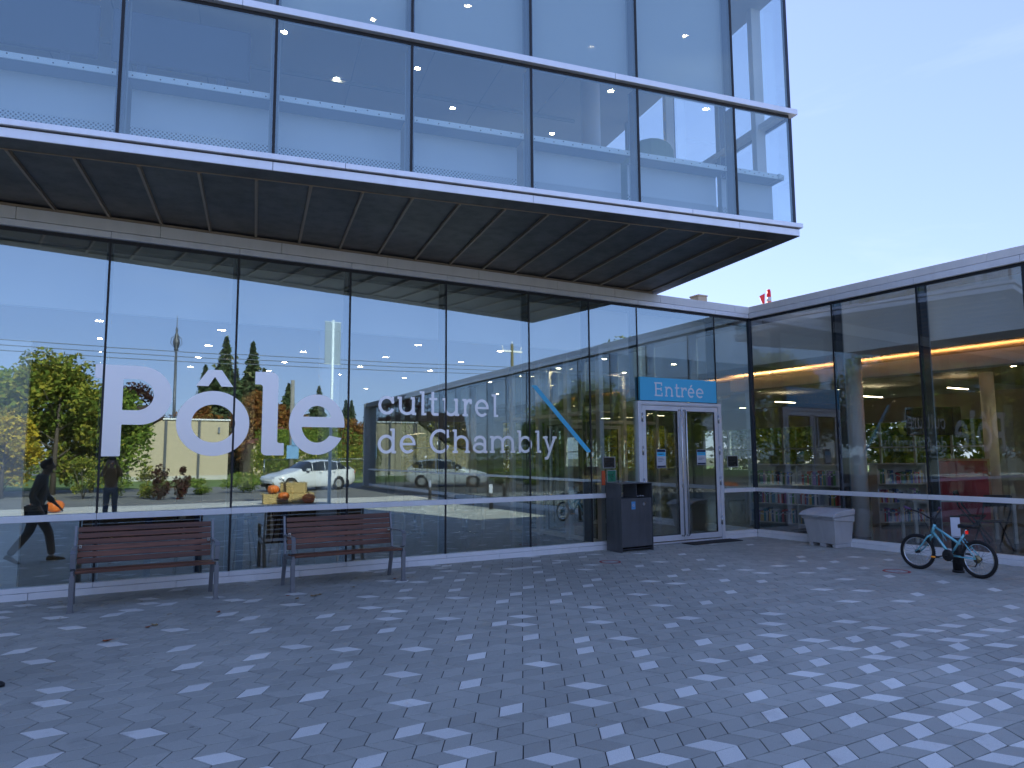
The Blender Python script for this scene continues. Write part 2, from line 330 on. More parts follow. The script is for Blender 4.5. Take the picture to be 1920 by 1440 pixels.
def cut_shape(name, f, bounds, res, m, parent, fr, depth=.002):
    x0, y0, x1, y1 = bounds; nx = int((x1 - x0) / res) + 2; ny = int((y1 - y0) / res) + 2
    xs = x0 + np.arange(nx) * res; ys = y0 + np.arange(ny) * res; X, Y = np.meshgrid(xs, ys); D = f(X, Y); D = np.where(np.abs(D) < 1e-6, 1e-6, D)
    V = []; Fc = []; cache = {}; sides = []
    def vert(k, p):
        if k not in cache: cache[k] = len(V); V.append(p)
        return cache[k]
    ins = D < 0; cells = ins[:-1, :-1] | ins[1:, :-1] | ins[:-1, 1:] | ins[1:, 1:]
    for j, i in zip(*np.nonzero(cells)):
        cn = [(j, i), (j, i + 1), (j + 1, i + 1), (j + 1, i)]; poly = []
        for a in range(4):
            p, q = cn[a], cn[(a + 1) % 4]; dp, dq = D[p], D[q]
            if dp < 0: poly.append(vert(('c',) + tuple(map(int, p)), (xs[p[1]], ys[p[0]])))
            if (dp < 0) != (dq < 0):
                t = dp / (dp - dq); k = ('e',) + tuple(sorted([tuple(map(int, p)), tuple(map(int, q))]))
                poly.append(vert(k, (xs[p[1]] + (xs[q[1]] - xs[p[1]]) * t, ys[p[0]] + (ys[q[0]] - ys[p[0]]) * t)))
        if len(poly) >= 3: Fc.append(poly)
    n = len(V); ec = {}
    for p in Fc:
        for a in range(len(p)):
            e = (p[a], p[(a + 1) % len(p)]); ec[e] = ec.get(e, 0) + 1
    P = [(x, 0, y) for x, y in V] + [(x, depth, y) for x, y in V]
    Fs = list(Fc)
    for (a, b) in ec:
        if (b, a) not in ec: Fs.append([b, a, a + n, b + n])
    mb = MB(fr); mb.poly(P, Fs); return mb.build(name, m, parent, fix=False)

# ================================================================== GROUND
def ground_sheet(name, x0, x1, y0, y1, z, m, label=None):
    mb = MB(); mb.box(x0, x1, y0, y1, z - .3, z); o = mb.build(name, m); tag(o, kind='structure'); return o
ground_sheet('ground', -260, 260, -260, 260, -.10, M['earth'])
ground_sheet('paving_bed', -9, 11.25, -4.2, 9.99, -.006, M['joint'])
ground_sheet('walkway', -40, 11.24, -7.4, -4.2, -.002, M['concrete'])
ground_sheet('parking_lot', -14, 30, -24, -7.5, -.06, M['asphalt'])
ground_sheet('lawn', -40, 60, -60, -24.1, -.04, M['grass'])
ground_sheet('road', -120, 120, -70, -60.1, -.05, M['asphalt'])
ground_sheet('back_lawn', -40, 90, 32, 80, -.05, M['grass'])
ground_sheet('side_lawn', 25.2, 60, -23.9, 31.9, -.05, M['grass'])

# rhombus pavers in chevron rows; the pale ones lie where the photograph shows them
PALE = {(-17,32),(-17,42),(-16,27),(-15,24),(-15,36),(-15,40),(-14,9),(-14,12),(-14,16),(-14,18),(-14,32),(-12,26),(-12,35),(-11,10),(-9,6),(-9,15),(-9,19),(-9,23),(-9,28),(-9,37),(-8,4),(-7,13),(-7,17),(-6,7),(-6,19),(-6,31),(-5,3),(-5,11),(-5,25),(-5,29),(-5,36),(-4,20),(-4,35),(-3,1),(-3,5),(-3,15),(-2,2),(-2,4),(-2,8),(-2,18),(-2,32),(-1,12),(-1,23),(-1,27),(0,0),(1,5),(1,9),(1,16),(1,21),(2,-1),(2,3),(2,24),(2,28),(3,-2),(3,1),(3,13),(3,26),(3,32),(4,4),(4,17),(5,-3),(5,-2),(5,6),(5,10),(5,22),(5,30),(6,-5),(6,2),(6,33),(7,15),(7,19),(8,-5),(8,-3),(8,3),(8,11),(8,18),(8,28),(8,36),(9,-1),(9,7),(9,13),(9,20),(9,31),(10,-7),(10,-5),(10,1),(10,4),(10,9),(10,25),(11,-6),(11,-3),(11,12),(11,35),(12,-8),(12,-5),(12,-1),(12,6),(12,16),(12,27),(12,42),(13,-7),(13,-4),(13,23),(13,38),(14,-8),(14,-6),(14,-5),(14,-2),(14,0),(14,2),(14,5),(14,9),(14,20),(14,29),(15,-5),(15,7),(15,13),(15,25),(15,36),(15,41),(16,-4),(16,-1),(16,3),(17,-5),(17,1),(17,5),(17,14),(17,31),(18,-3),(18,8),(18,18),(18,27),(18,35),(19,-5),(19,2),(19,4),(19,6),(19,22),(19,38),(20,-4),(20,-1),(20,3),(20,10),(20,29),(21,5),(21,17),(22,-3),(22,0),(22,3),(22,12),(22,34),(23,26),(23,40),(24,-2),(24,1),(24,4),(24,6),(24,8),(24,24),(25,2),(25,19),(26,0),(26,4),(26,27),(27,2),(27,33),(28,4),(28,23),(29,0),(29,2),(29,12),(29,29),(30,21),(30,34),(31,5),(31,16),(31,28),(32,3),(32,10),(33,14),(33,24),(33,26),(33,29),(34,33),(35,11),(36,5),(36,18),(36,22),(37,26),(39,23),(40,17),(41,9),(41,13),(41,27),(42,21),(43,25),(43,29),(47,26),(48,23)}
def build_pavers():
    a, ang, ox, oy, hs = 0.17132, -0.00434, 2.06369, 3.26855, 0.87042; h = a * hs; g = .0036; c, s = math.cos(ang), math.sin(ang)
    V = []; F = []; MI = []
    fr = lambda X, Y: (ox + X * c - Y * s, oy + X * s + Y * c)
    pr = random.Random(3); seen = set(PALE)
    for j in range(int((-4.2 - oy) / h) - 1, int((9.92 - oy) / h) + 2):
        for k in range(int((-8.6 - ox) / a), int((11.2 - ox) / a) + 2):
            b = k * a; 
            if j % 2: q = [(b - a / 2, j * h), (b + a / 2, j * h), (b + a, (j + 1) * h), (b, (j + 1) * h)]
            else: q = [(b, j * h), (b + a, j * h), (b + a / 2, (j + 1) * h), (b - a / 2, (j + 1) * h)]
            W = [fr(*p) for p in q]; cx = sum(p[0] for p in W) / 4; cy_ = sum(p[1] for p in W) / 4
            if cx > 11.24 or cx < -8.4 or cy_ > 9.92 or cy_ < -4.15: continue
            dist = math.hypot(cx, cy_ ) ; view = cy_ > 0 and -.12 < cx / max(cy_, .01) < 2.3
            pale = (k, j) in seen
            if not pale and (not view or cy_ > 8.6): pale = pr.random() < .055
            z = pr.uniform(-.0012, .0012); m = (cx, cy_)
            def ins(p, d): 
                vx, vy = m[0] - p[0], m[1] - p[1]; L = math.hypot(vx, vy); return (p[0] + vx / L * d, p[1] + vy / L * d)
            B = len(V); o1 = [ins(p, g * 1.3) for p in W]; o2 = [ins(p, g * 1.3 + .0032) for p in W]
            tx, ty = pr.uniform(-.004, .004), pr.uniform(-.004, .004)
            V += [(p[0], p[1], -.02) for p in o1] + [(p[0], p[1], z - .0018) for p in o1] + [(p[0], p[1], z + (p[0] - m[0]) * tx + (p[1] - m[1]) * ty) for p in o2]
            for i in range(4):
                i2 = (i + 1) % 4; F.append((B + i, B + i2, B + 4 + i2, B + 4 + i)); F.append((B + 4 + i, B + 4 + i2, B + 8 + i2, B + 8 + i)); MI += [1 if pale else 0] * 2
            F.append((B + 8, B + 9, B + 10, B + 11)); MI.append(1 if pale else 0)
    me = bpy.data.meshes.new('plaza_paving'); me.from_pydata(V, [], F); me.materials.append(M['paver']); me.materials.append(M['paver_l'])
    me.polygons.foreach_set('material_index', MI); me.update()
    o = bpy.data.objects.new('plaza_paving', me); col.objects.link(o); tag(o, kind='structure')
build_pavers()

# ================================================================== THE BUILDING
bld = empty('cultural_centre', (0, 10, 0), 0, 'glass-walled cultural centre with a projecting upper storey over a dark metal soffit', 'building')
bld.location = (0, 0, 0)
YA = 10.0; XC = 11.184
A = Frame((0, YA, 0), (1, 0, 0), (0, 1, 0))
BDx, BDy = math.cos(1.5334), -math.sin(1.5334)
Bf = Frame((XC, YA, 0), (BDx, BDy, 0), (-BDy, BDx, 0))
PSI = -0.1637
Uf = Frame((0, 7.7672, 0), (math.cos(PSI), math.sin(PSI), 0), (-math.sin(PSI), math.cos(PSI), 0))
cU = math.cos(PSI)
ZG0, ZT0, ZT1, ZG1 = .137, .876, .952, 4.3525
def pane(fr, x0, x1, z0, z1, y=.0, t=.022, m=None, parent=bld, amp=.00035, name='window_pane', nx=14, nz=16):
    """one glazing unit: two faces, very slightly pillowed towards its edges, as sealed units are"""
    w = x1 - x0; h = z1 - z0; ph = [random.uniform(0, 6.28) for _ in range(4)]; tl = random.gauss(0, .0006); tv = random.gauss(0, .0004)
    P = []; F = []
    def d(u, v):
        e = -amp * (abs(2 * u - 1) ** 5 * 1.0 + abs(2 * v - 1) ** 7 * .7)
        e += amp * .18 * math.sin(2.2 * u * math.pi + ph[0]) * math.cos(1.7 * v * math.pi + ph[1]) + amp * .05 * math.sin(7 * u + ph[2]) * math.sin(9 * v + ph[3])
        return e + tl * (u - .5) * w + tv * (v - .5) * h
    for j in range(nz + 1):
        for i in range(nx + 1):
            u, v = i / nx, j / nz; P.append((x0 + u * w, y - d(u, v), z0 + v * h))
    N = len(P)
    for j in range(nz):
        for i in range(nx): a = j * (nx + 1) + i; F.append((a, a + 1, a + nx + 2, a + nx + 1))
    mb = MB(fr); mb.poly(P, F, 0, True)
    q = [(x0, y + t, z0), (x1, y + t, z0), (x1, y + t, z1), (x0, y + t, z1)]; mb.poly(q, [(0, 3, 2, 1)])
    mb.mi[-1] = 1; return mb.build(name, [m or GLASS, GLASS_BACK], parent, fix=False)
def mullion(fr, x, z0, z1, parent=bld, w=.026, depth=.16, inner=.06, y0=-.006, name='mullion'):
    mb = MB(fr); mb.box(x - w / 2, x + w / 2, y0, .03, z0, z1, 0)
    mb.box(x - inner / 2, x + inner / 2, .032, .032 + depth, z0, z1, 1)
    mb.box(x - inner / 2 - .012, x + inner / 2 + .012, .032 + depth, .032 + depth + .012, z0, z1, 2)
    return mb.build(name, [M['black'], M['mull'], M['mull_in']], parent)
XA = [-7.80, -6.27, -4.74, -3.21, -1.68, -.143, 1.377, 2.924, 4.455, 5.962, 7.189, 8.261, 10.201, XC]
for i in range(len(XA) - 1):
    a, b = XA[i] + .012, XA[i + 1] - .012
    if XA[i] == 8.261: pane(A, a, b, 2.60, ZG1); continue
    pane(A, a, b, ZT1 - .01, ZG1); pane(A, a, b, ZG0, ZT0 + .01, nz=8)
for x in XA[1:-1]: mullion(A, x, ZG0 if x not in (8.261, 10.201) else 2.59, ZG1)
SB = [0, 1.855, 3.383, 4.914] + [4.914 + 1.53 * k for k in range(1, 16)]
for i in range(len(SB) - 1):
    a, b = SB[i] + .012, SB[i + 1] - .012
    n = 14 if i < 5 else 8
    pane(Bf, a, b, ZT1 - .01, ZG1, nx=n, m=GLASS_WING); pane(Bf, a, b, ZG0, ZT0 + .01, nx=n, nz=6, m=GLASS_WING)
for x in SB[1:]: mullion(Bf, x, ZG0, ZG1, inner=.07, depth=.2)
mb = MB(); mb.box(XC - .035, XC + .035, YA - .035, YA + .035, ZG0, ZG1); mb.build('corner_post', M['mull'], bld)
# transoms, base, fascia
def run(fr, x0, x1, y0, y1, z0, z1, name, m, seams=(), bevel=.004, gap=.002):
    """a long trim made of butted lengths"""
    xs = [x0] + [s for s in seams if x0 < s < x1] + [x1]; mb = MB(fr)
    for a, b in zip(xs[:-1], xs[1:]): mb.box(a + (gap if a != x0 else 0), b - (gap if b != x1 else 0), y0, y1, z0, z1)
    return mb.build(name, m, bld, bevel=bevel)
LB = SB[-1]
run(A, -7.8, 8.205, -.055, .02, ZT0, ZT1, 'transom', M['alu'], XA)
run(A, 10.272, XC - .056, -.055, .02, ZT0, ZT1, 'transom', M['alu'])
run(Bf, .054, LB, -.055, .02, ZT0, ZT1, 'transom', M['alu'], SB)
run(A, -7.8, 8.205, -.045, .05, .080, ZG0, 'sill', M['alu'], XA)
run(A, -7.8, 8.205, -.060, .05, -.05, .076, 'base_panel', M['alu'], [x + .9 for x in XA])
run(A, 10.272, XC - .05, -.045, .05, .080, ZG0, 'sill', M['alu'])
run(A, 10.272, XC - .062, -.060, .05, -.05, .076, 'base_panel', M['alu'])
run(Bf, .044, LB, -.045, .05, .080, ZG0, 'sill', M['alu'], SB)
run(Bf, .060, LB, -.060, .05, -.05, .076, 'base_panel', M['alu'], [s + .8 for s in SB])
run(A, -7.8, XC - .06, -.058, .10, 4.352, 4.432, 'head_trim', M['alu'], XA)
run(Bf, .058, LB + .03, -.060, .10, 4.352, 4.455, 'head_trim', M['alu'], SB)
run(A, -7.8, XC - .046, -.050, .30, 4.440, 4.588, 'parapet_fascia', M['alu_fascia'], [x + .55 for x in XA])
run(Bf, .048, LB + .04, -.052, .30, 4.463, 4.588, 'parapet_fascia', M['alu_fascia'], [s + 1.1 for s in SB])
mb = MB(A); mb.box(-7.8, XC, -.02, .09, 4.36, 4.50); mb.box(-7.8, XC, -.004, .02, ZG1 - .05, 4.36); mb.build('head_gasket', M['black'], bld)
mb = MB(Bf); mb.box(.02, LB, -.02, .09, 4.36, 4.50); mb.box(.02, LB, -.004, .02, ZG1 - .05, 4.36); mb.build('head_gasket', M['black'], bld)
# roof deck and ceilings, walls, floor
FX = 24.0; FY = 26.0; EY = YA + BDy * LB
mb = MB(); mb.box(-7.8, FX, YA + .3, FY, 4.30, 4.52); mb.box(XC + .3 + .45, FX, EY, YA + .3, 4.30, 4.52); mb.build('roof', M['roof'], bld)
mb = MB(); mb.box(-7.7, FX - .05, YA + .55, FY - .1, 3.555, 3.62); mb.build('ceiling', M['ceil'], bld)
mb = MB(); mb.box(XC + 1.35, FX - .05, EY + .2, YA + .55, 3.555, 3.62); mb.build('ceiling', M['wood_ceil'], bld)
mb = MB(A); mb.box(-7.7, XC + .45, .47, .55, 3.50, 4.30); mb.build('bulkhead', M['white'], bld)
mb = MB(Bf); mb.box(-.45, LB - .2, .47, .55, 3.46, 4.30); mb.box(-.4, LB - .3, .55, 1.3, 3.46, 3.52); mb.build('bulkhead', M['white'], bld)
mb = MB(); mb.box(-7.7, FX, YA + .02, FY, -.2, .03); mb.box(XC + .55, FX, EY + .1, YA + .02, -.2, .03); mb.build('floor', M['floor_in'], bld)
mb = MB(Bf); mb.box(.05, LB - .1, .02, .8, -.2, .031); mb.build('floor', M['floor_in'], bld)
mb = MB(); mb.box(-7.95, -7.8, YA, FY, -.1, 4.5); mb.build('wall', M['offwhite'], bld)
mb = MB(); mb.box(XC + .7, FX, EY - .1, EY + .1, -.1, 4.5); mb.build('wall', M['offwhite'], bld)
def window_wall(fr, L, z_sill, z_head, openings, name='wall'):
    mb = MB(fr); mb.box(0, L, 0, .2, -.1, z_sill); mb.box(0, L, 0, .2, z_head, 4.4); xs = [0] + [v for o in openings for v in o] + [L]
    for a, b in zip(xs[::2], xs[1::2]): mb.box(a, b, 0, .2, z_sill, z_head)
    w = mb.build(name, M['offwhite'], bld)
    for a, b in openings:
        n = max(1, round((b - a) / 1.4)); f = MB(fr)
        for k in range(n + 1):
            x = a + (b - a) * k / n; f.box(x - .03, x + .03, .06, .14, z_sill, z_head)
        f.box(a, b, .063, .137, (z_sill + z_head) / 2 - .025, (z_sill + z_head) / 2 + .025); f.build('window_frame', M['alu'], bld)
        g = MB(fr); g.box(a, b, .09, .10, z_sill, z_head); g.build('window_pane', GLASS_IN, bld)
window_wall(Frame((-7.8, FY, 0), (1, 0, 0), (0, 1, 0)), FX + 7.8, .9, 3.0, [(17.5, 20.5), (22, 25), (27, 31)])
window_wall(Frame((FX, FY, 0), (0, -1, 0), (1, 0, 0)), FY - EY, .95, 2.7, [(1.5, 7.5), (9, 14), (16, 21), (23, 29), (31, 42)])
# cove beam with warm strip behind the wing glass
mb = MB(Bf); mb.box(-2.6, 5.2, 2.35, 2.75, 3.17, 3.40); mb.box(-2.6, 5.2, 2.35, 2.365, 3.401, 3.45); mb.build('beam', M['white'], bld)
mb = MB(Bf); mb.box(-2.5, 5.15, 2.37, 2.43, 3.405, 3.43); mb.build('light_strip', M['cove'], bld)
mb = MB(Bf); mb.box(5.6, 26, 4.5, 4.9, 3.30, 3.52); mb.build('beam', M['white'], bld)
# downlights
def downlight(x, y, z, r=.062, tilt=0):
    mb = MB(); mb.lathe([(r + .018, 0), (r + .018, -.012), (r, -.012)], (x, y, z), 18, caps=False); o = mb.build('downlight', M['white'], bld)
    l_ = MB(); l_.lathe([(r, -.004), (0.0001, -.004)], (x, y, z), 18); l_.build('lens', M['lamp'], o)
for x in (-4.9, -3.3, -1.75, -.25, 1.36, 2.98, 4.57, 6.2, 8.6, 10.45):
    for y in (11.45, 13.15, 14.8, 16.45): downlight(x, y, 3.555)
for x in (6.2, 10.45, 14.5, 18.5):
    for y in (19.5, 22.5): downlight(x, y, 3.555)
for s in (2.0, 5.5, 9, 13, 17, 21):
    for d in (4.0, 6.4, 9.0):
        p = Bf((s, d, 3.555)); downlight(p.x, p.y, 3.555, .07)
# linear lights further inside the wing
for k in range(9):
    p = Bf((-5 + 2.6 * k, 7.6 + .5 * (k % 2), 3.3)); mb = MB(); mb.box(p.x - .45, p.x + .45, p.y - .02, p.y + .02, 3.24, 3.26); o = mb.build('linear_lamp', mat('linear_lens', (1, .95, .85), .4, emit=((1, .80, .50), 12)), bld)
# round columns
def column(x, y, z0, z1, r=.15, m='white'):
    mb = MB(); mb.lathe([(r, z0), (r, z1)], (x, y, 0), 28); mb.build('column', M[m], bld)
for x, y in ((2.80, 10.62), (12.62, 8.72), (18.4, 9.2), (13.2, -.5), (13.4, -9), (8.8, 18), (2.8, 18), (-3.2, 10.62), (18.4, 18)): column(x, y, .03, 3.55)
for i, x in enumerate((-.95,)):
    mb = MB(A); mb.box(x - .65, x + .02, .32, .50, .03, 3.05); mb.build('partition', M['white'], bld)
# vestibule behind the doors
VX0, VX1, VY = 7.55, 11.6, 13.4
mb = MB()
for x, y in ((VX0, 10.22), (VX0, 11.25), (VX0, 12.3), (VX0, VY), (VX0 + .42, 11.9), (8.5, VY), (10.6, VY), (VX1, VY), (VX0 + .30, 11.05)):
    mb.box(x - .045, x + .045, y - .06, y + .06, .03, 3.55)
for z in (2.35, 3.48, .06): mb.box(VX0 - .03, VX0 + .03, 10.28, VY - .06, z, z + .07); mb.box(VX0 + .05, VX1 - .05, VY - .035, VY + .035, z, z + .07)
mb.build('vestibule_frame', M['alu'], bld, bevel=.004)
g = MB(); g.box(VX0 - .006, VX0 + .006, 10.3, VY, .1, 3.5); g.box(VX0, VX1, VY - .006, VY + .006, .1, 3.5); g.build('vestibule_pane', GLASS_IN, bld)
def doorset(fr, x0, x1, z1, y, parent, nm='door', handle=1, gm=None, rail=.1):
    mb = MB(fr); s = .085
    mb.box(x0, x0 + s, y, y + .05, .05, z1); mb.box(x1 - s, x1, y, y + .05, .05, z1); mb.box(x0 + s, x1 - s, y, y + .05, z1 - s, z1); mb.box(x0 + s, x1 - s, y, y + .05, .05, .05 + rail)
    d = mb.build(nm, M['anod'], parent, bevel=.004)
    g = MB(fr); g.box(x0 + s, x1 - s, y + .018, y + .030, .05 + rail, z1 - s); g.build('glass', gm or GLASS_DOOR, d)
    k = MB(fr); k.box(x0 + s, x0 + s + .012, y + .008, y + .04, .05 + rail, z1 - s); k.box(x1 - s - .012, x1 - s, y + .008, y + .04, .05 + rail, z1 - s)
    k.box(x0 + s + .012, x1 - s - .012, y + .008, y + .04, z1 - s - .012, z1 - s); k.box(x0 + s + .012, x1 - s - .012, y + .008, y + .04, .05 + rail, .062 + rail); k.build('gasket', M['black'], d)
    if handle:
        hx = x1 - .055 if handle > 0 else x0 + .055; b, t = .13, z1 - .07
        h = MB(fr); pts = [(hx, y, b), (hx, y - .045, b), (hx, y - .07, b + .025), (hx, y - .07, t - .025), (hx, y - .045, t), (hx, y, t)]
        h.tube(pts, .0145, 12); h.build('handle', M['steel'], d)
    return d
doorset(Frame((0, 0, 0), (1, 0, 0), (0, 1, 0)), 8.6, 9.52, 2.3, VY - .09, bld, handle=1, gm=GLASS_IN)
doorset(Frame((0, 0, 0), (1, 0, 0), (0, 1, 0)), 9.53, 10.45, 2.3, VY - .09, bld, handle=-1, gm=GLASS_IN)
doorset(Frame((7.62, 12.2, 0), (0, -1, 0), (1, 0, 0)), 0, .95, 2.3, .0, bld, handle=1, gm=GLASS_IN)
# entrance frame and the two leaves
mb = MB(A)
mb.box(8.208, 8.292, -.05, .09, 0, 2.585); mb.box(10.184, 10.268, -.05, .09, 0, 2.585); mb.box(8.292, 10.184, -.05, .09, 2.512, 2.585)
mb.box(8.292, 10.184, -.03, .09, 0, .028); mb.box(8.300, 10.176, -.062, -.05, 2.53, 2.556)
mb.build('door_frame', M['anod'], bld, bevel=.004)
dl = doorset(A, 8.300, 9.232, 2.505, -.045, bld, 'door', 1)
dr = doorset(A, 9.242, 10.176, 2.505, -.045, bld, 'door', -1)
for d, x in ((dl, 8.296), (dr, 10.180)):
    for z in (.28, 1.02, 1.60, 2.20):
        h = MB(A); h.lathe([(.011, 0), (.011, .17)], (x, -.062, z), 10); h.box(x - .022, x + .022, -.058, -.048, z + .01, z + .16); h.build('hinge', M['steel'], d)
h = MB(A); h.box(9.205, 9.225, -.052, -.044, 1.0, 1.06); h.build('lock', M['steel'], dl)

# upper volume
UX = [-7.41 / cU, -5.95 / cU, -4.49 / cU, -3.03 / cU, -1.57 / cU, -.1083 / cU, 1.3454 / cU, 2.8141 / cU, 4.2746 / cU, 5.7392 / cU, 7.229 / cU, 8.1947 / cU]
UR = UX[-1]; UD = 14.0
Us = Frame(Uf((UR, 0, 0)), tuple(Uf.y), tuple(-Uf.x))      # right-hand side face: x runs back, y runs inward
ZU0, ZU1, ZU2, ZU3 = 4.804, 6.352, 6.470, 8.38
SX = [0, 1.46, 2.92, 4.38, 5.84, 7.3, 8.76, 10.22, 11.68, UD]
for fr, X in ((Uf, UX), (Us, SX)):
    for i in range(len(X) - 1):
        pane(fr, X[i] + .012, X[i + 1] - .012, ZU0, ZU1, nx=8, nz=8, m=GLASS_UP); pane(fr, X[i] + .012, X[i + 1] - .012, ZU2 - .02, ZU3, nx=8, nz=10, m=GLASS_UP)
    for x in X[1:-1]: mullion(fr, x, ZU0, ZU1 - .0, inner=.075, depth=.12, w=.03); mullion(fr, x, ZU2 - .02, ZU3, inner=.075, depth=.12, w=.03)
mb = MB(Uf); mb.box(UR - .045, UR + .003, -.003, .045, ZU0, ZU1); mb.box(UR - .045, UR + .003, -.003, .045, ZU2 - .02, ZU3); mb.build('corner_post', M['mull'], bld)
run(Uf, UX[0], UR + .065, -.065, .02, 6.392, ZU2, 'transom', M['alu_up'], [x - .35 for x in UX[::3]])
run(Us, .022, UD, -.065, .02, 6.392, ZU2, 'transom', M['alu_up'], [])
mb = MB(Uf); mb.box(UX[0], UR - .046, -.004, .03, ZU1, 6.391); mb.build('transom_gasket', M['black'], bld)
mb = MB(Us); mb.box(.046, UD, -.004, .03, ZU1, 6.391); mb.build('transom_gasket', M['black'], bld)
run(Uf, UX[0], UR + .065, -.065, .05, 4.742, ZU0, 'edge_trim', M['alu_up'], [x + .75 for x in UX[::3]])
run(Us, .052, UD, -.065, .05, 4.742, ZU0, 'edge_trim', M['alu_up'], [])
mb = MB(Uf); mb.box(UX[0], UR + .012, -.012, .04, 4.728, 4.741); mb.build('edge_gasket', M['black'], bld)
run(Uf, UX[0], UR + .03, -.03, .05, 4.632, 4.727, 'edge_fascia', M['alu_up'], UX[::2])
run(Us, .052, UD, -.03, .05, 4.632, 4.727, 'edge_fascia', M['alu_up'], [])
# soffit: flat border, recessed metal panels with standing seams
mb = MB(Uf)
mb.box(UX[0], UR + .028, -.028, .245, 4.626, 4.631, 0)
mb.box(UR - .215, UR + .028, .2455, 4.4, 4.626, 4.631, 0)
mb.box(UX[0], UR - .216, .262, 4.4, 4.640, 4.646, 0)
mb.build('soffit', M['soffit'], bld)
mb = MB(Uf); mb.box(UX[0], UR - .2165, .246, .260, 4.618, 4.640); mb.box(UR - .234, UR - .2165, .2605, 4.4, 4.618, 4.639)
x = UR - .78
while x > UX[0]: mb.box(x - .014, x + .014, .262, 4.3, 4.606, 4.6395); mb.box(x + .016, x + .022, .262, 4.3, 4.630, 4.6395); x -= .575
mb.build('soffit_seam', M['seam'], bld)
mb = MB(A); mb.box(-7.8, 8.62, -.045, -.004, 4.592, 4.622); mb.build('soffit_closure', M['seam'], bld)
# floor slab, ceiling, back wall, roof, columns upstairs
mb = MB(Uf); mb.box(UX[0], UR - .05, .12, UD, 4.66, 4.80); mb.build('floor', M['floor_in'], bld)
mb = MB(Uf); mb.box(UX[0], UR - .02, .06, UD, 8.30, 8.37); mb.build('ceiling', M['offwhite'], bld)
mb = MB(Uf); mb.box(UX[0], UR + .05, -.05, UD, 8.382, 8.60); mb.build('roof', M['alu_fascia'], bld)
mb = MB(Uf); mb.box(UX[0], UR - 4.6, 8.6, 8.75, 4.8, 8.3); mb.build('wall', M['offwhite'], bld)
mb = MB(Uf); mb.box(UX[0], UR, UD, UD + .2, 4.6, 8.38); mb.box(UX[0] - .2, UX[0] - .01, -.02, UD, 4.6, 8.38); mb.build('wall', M['offwhite'], bld)
for x, y in ((2.3, 6.0), (6.45, 2.6), (6.9, 6.5), (-2, 6)):
    p = Uf((x, y, 0)); column(p.x, p.y, 4.8, 8.3, .16)
def rail(fr, X, y=.13):
    for a, b in zip(X[:-1], X[1:]):
        r_ = MB(fr); r_.box(a + .05, b - .05, y, y + .012, 5.494, 5.560, 0); r_.box(a + .05, b - .05, y + .012, y + .30, 5.494, 5.502, 1)
        o = r_.build('guard_rail', [M['rail'], mat('rail_underside_shade', (.22, .28, .38), .6)], bld)  # flange coloured darker to paint in the shade under the rail
        h = MB(fr); n = 11
        for k in range(n):
            cx = a + .09 + (b - a - .18) * k / (n - 1); cz = 5.527 + (.014 if k % 2 else -.010)
            h.lathe([(.008, -.0015), (.0001, -.0015)], (cx, y, cz), 8, axis='y')
        h.build('screw_heads', M['dark'], o, fix=True)
        p = MB(fr); p.box(a + .05, b - .05, y + .26, y + .27, 5.085, 5.493); p.build('back_panel', M['panel'], bld)
        f = MB(Frame((0, 0, 0), (1, 0, 0), (0, 1, 0))); f.box(0, b - a - .1, 0, .01, 0, .28); fo = f.build('perforated_panel', M['frit'], bld)
        q = fr((a + .05, y + .26, 4.804)); fo.location = q; fo.rotation_euler = (0, 0, math.atan2(fr.x.y, fr.x.x))
rail(Uf, UX)
mb = MB(Us); mb.box(.1, UD, .13, .16, 5.494, 5.560); mb.build('guard_rail', M['rail'], bld)
for i in range(5, len(UX) - 2):
    if i >= 6:
        b_ = MB(Uf); b_.box(UX[i] + .045, UX[i + 1] - .045, .17, .174, 6.43, 8.25); o = b_.build('roller_blind', M['blind'], bld)
for x, y in ((2.06, 10.92), (3.17, 11.9), (4.3, 10.9), (5.42, 11.88), (7.71, 9.9), (7.69, 11.88), (-.26, 12.92), (3.19, 9.94), (4.32, 8.94), (6.57, 8.93), (7.7, 7.94), (1.0, 9.9), (-1.2, 11.9)):
    downlight(x, y, 8.30, .05)
mb = MB(Uf)
for y in (2.2, 4.6): mb.box(UX[0] + .2, UR - 1.2, y, y + .05, 8.24, 8.298)
for k in range(12): x = UX[0] + .6 + k * 1.2; mb.box(x, x + .02, .4, 8.4, 8.294, 8.299)
mb.build('ceiling_track', M['mull_in'], bld)
# side window frames of the upper room seen through the corner bay
mb = MB(Us)
for x in (.55, 2.92, 5.84): mb.box(x - .05, x + .05, .035, .20, ZU0, 8.3)
mb.box(.1, 9, .035, .16, 6.38, 6.46)
mb.build('side_window_frame', M['white'], bld)

# ================================================================== LETTERING
VF = Frame((0, YA - .004, 0), (1, 0, 0), (0, 1, 0))
def letters(thing, items, m, fr, res, depth=.0015):
    for nm, f, b in items: cut_shape(nm, f, (b[0] - .02, b[1] - .02, b[2] + .02, b[3] + .02), res, m, thing, fr, depth)
big = empty('window_lettering', (0, 0, 0), 0, 'large pale lettering reading Pôle on the glass facade', 'lettering')
def ring_half(cx, cy_, rx, ry, w): return sdf_ring(cx, cy_, rx, ry, w)
P_ = minus(union(sdf_box(-.135, 1.634, .072, 2.764), sdf_box(-.235, 2.592, 0, 2.764), sdf_box(0, 2.025, .26, 2.764),
                 inter(sdf_ell(.258, 2.3945, .370, .3695), half(.2, 2.4, -1, 0))), 
           union(sdf_box(.072, 2.205, .232, 2.595), inter(sdf_ell(.225, 2.40, .192, .195), half(.22, 2.4, -1, 0))))
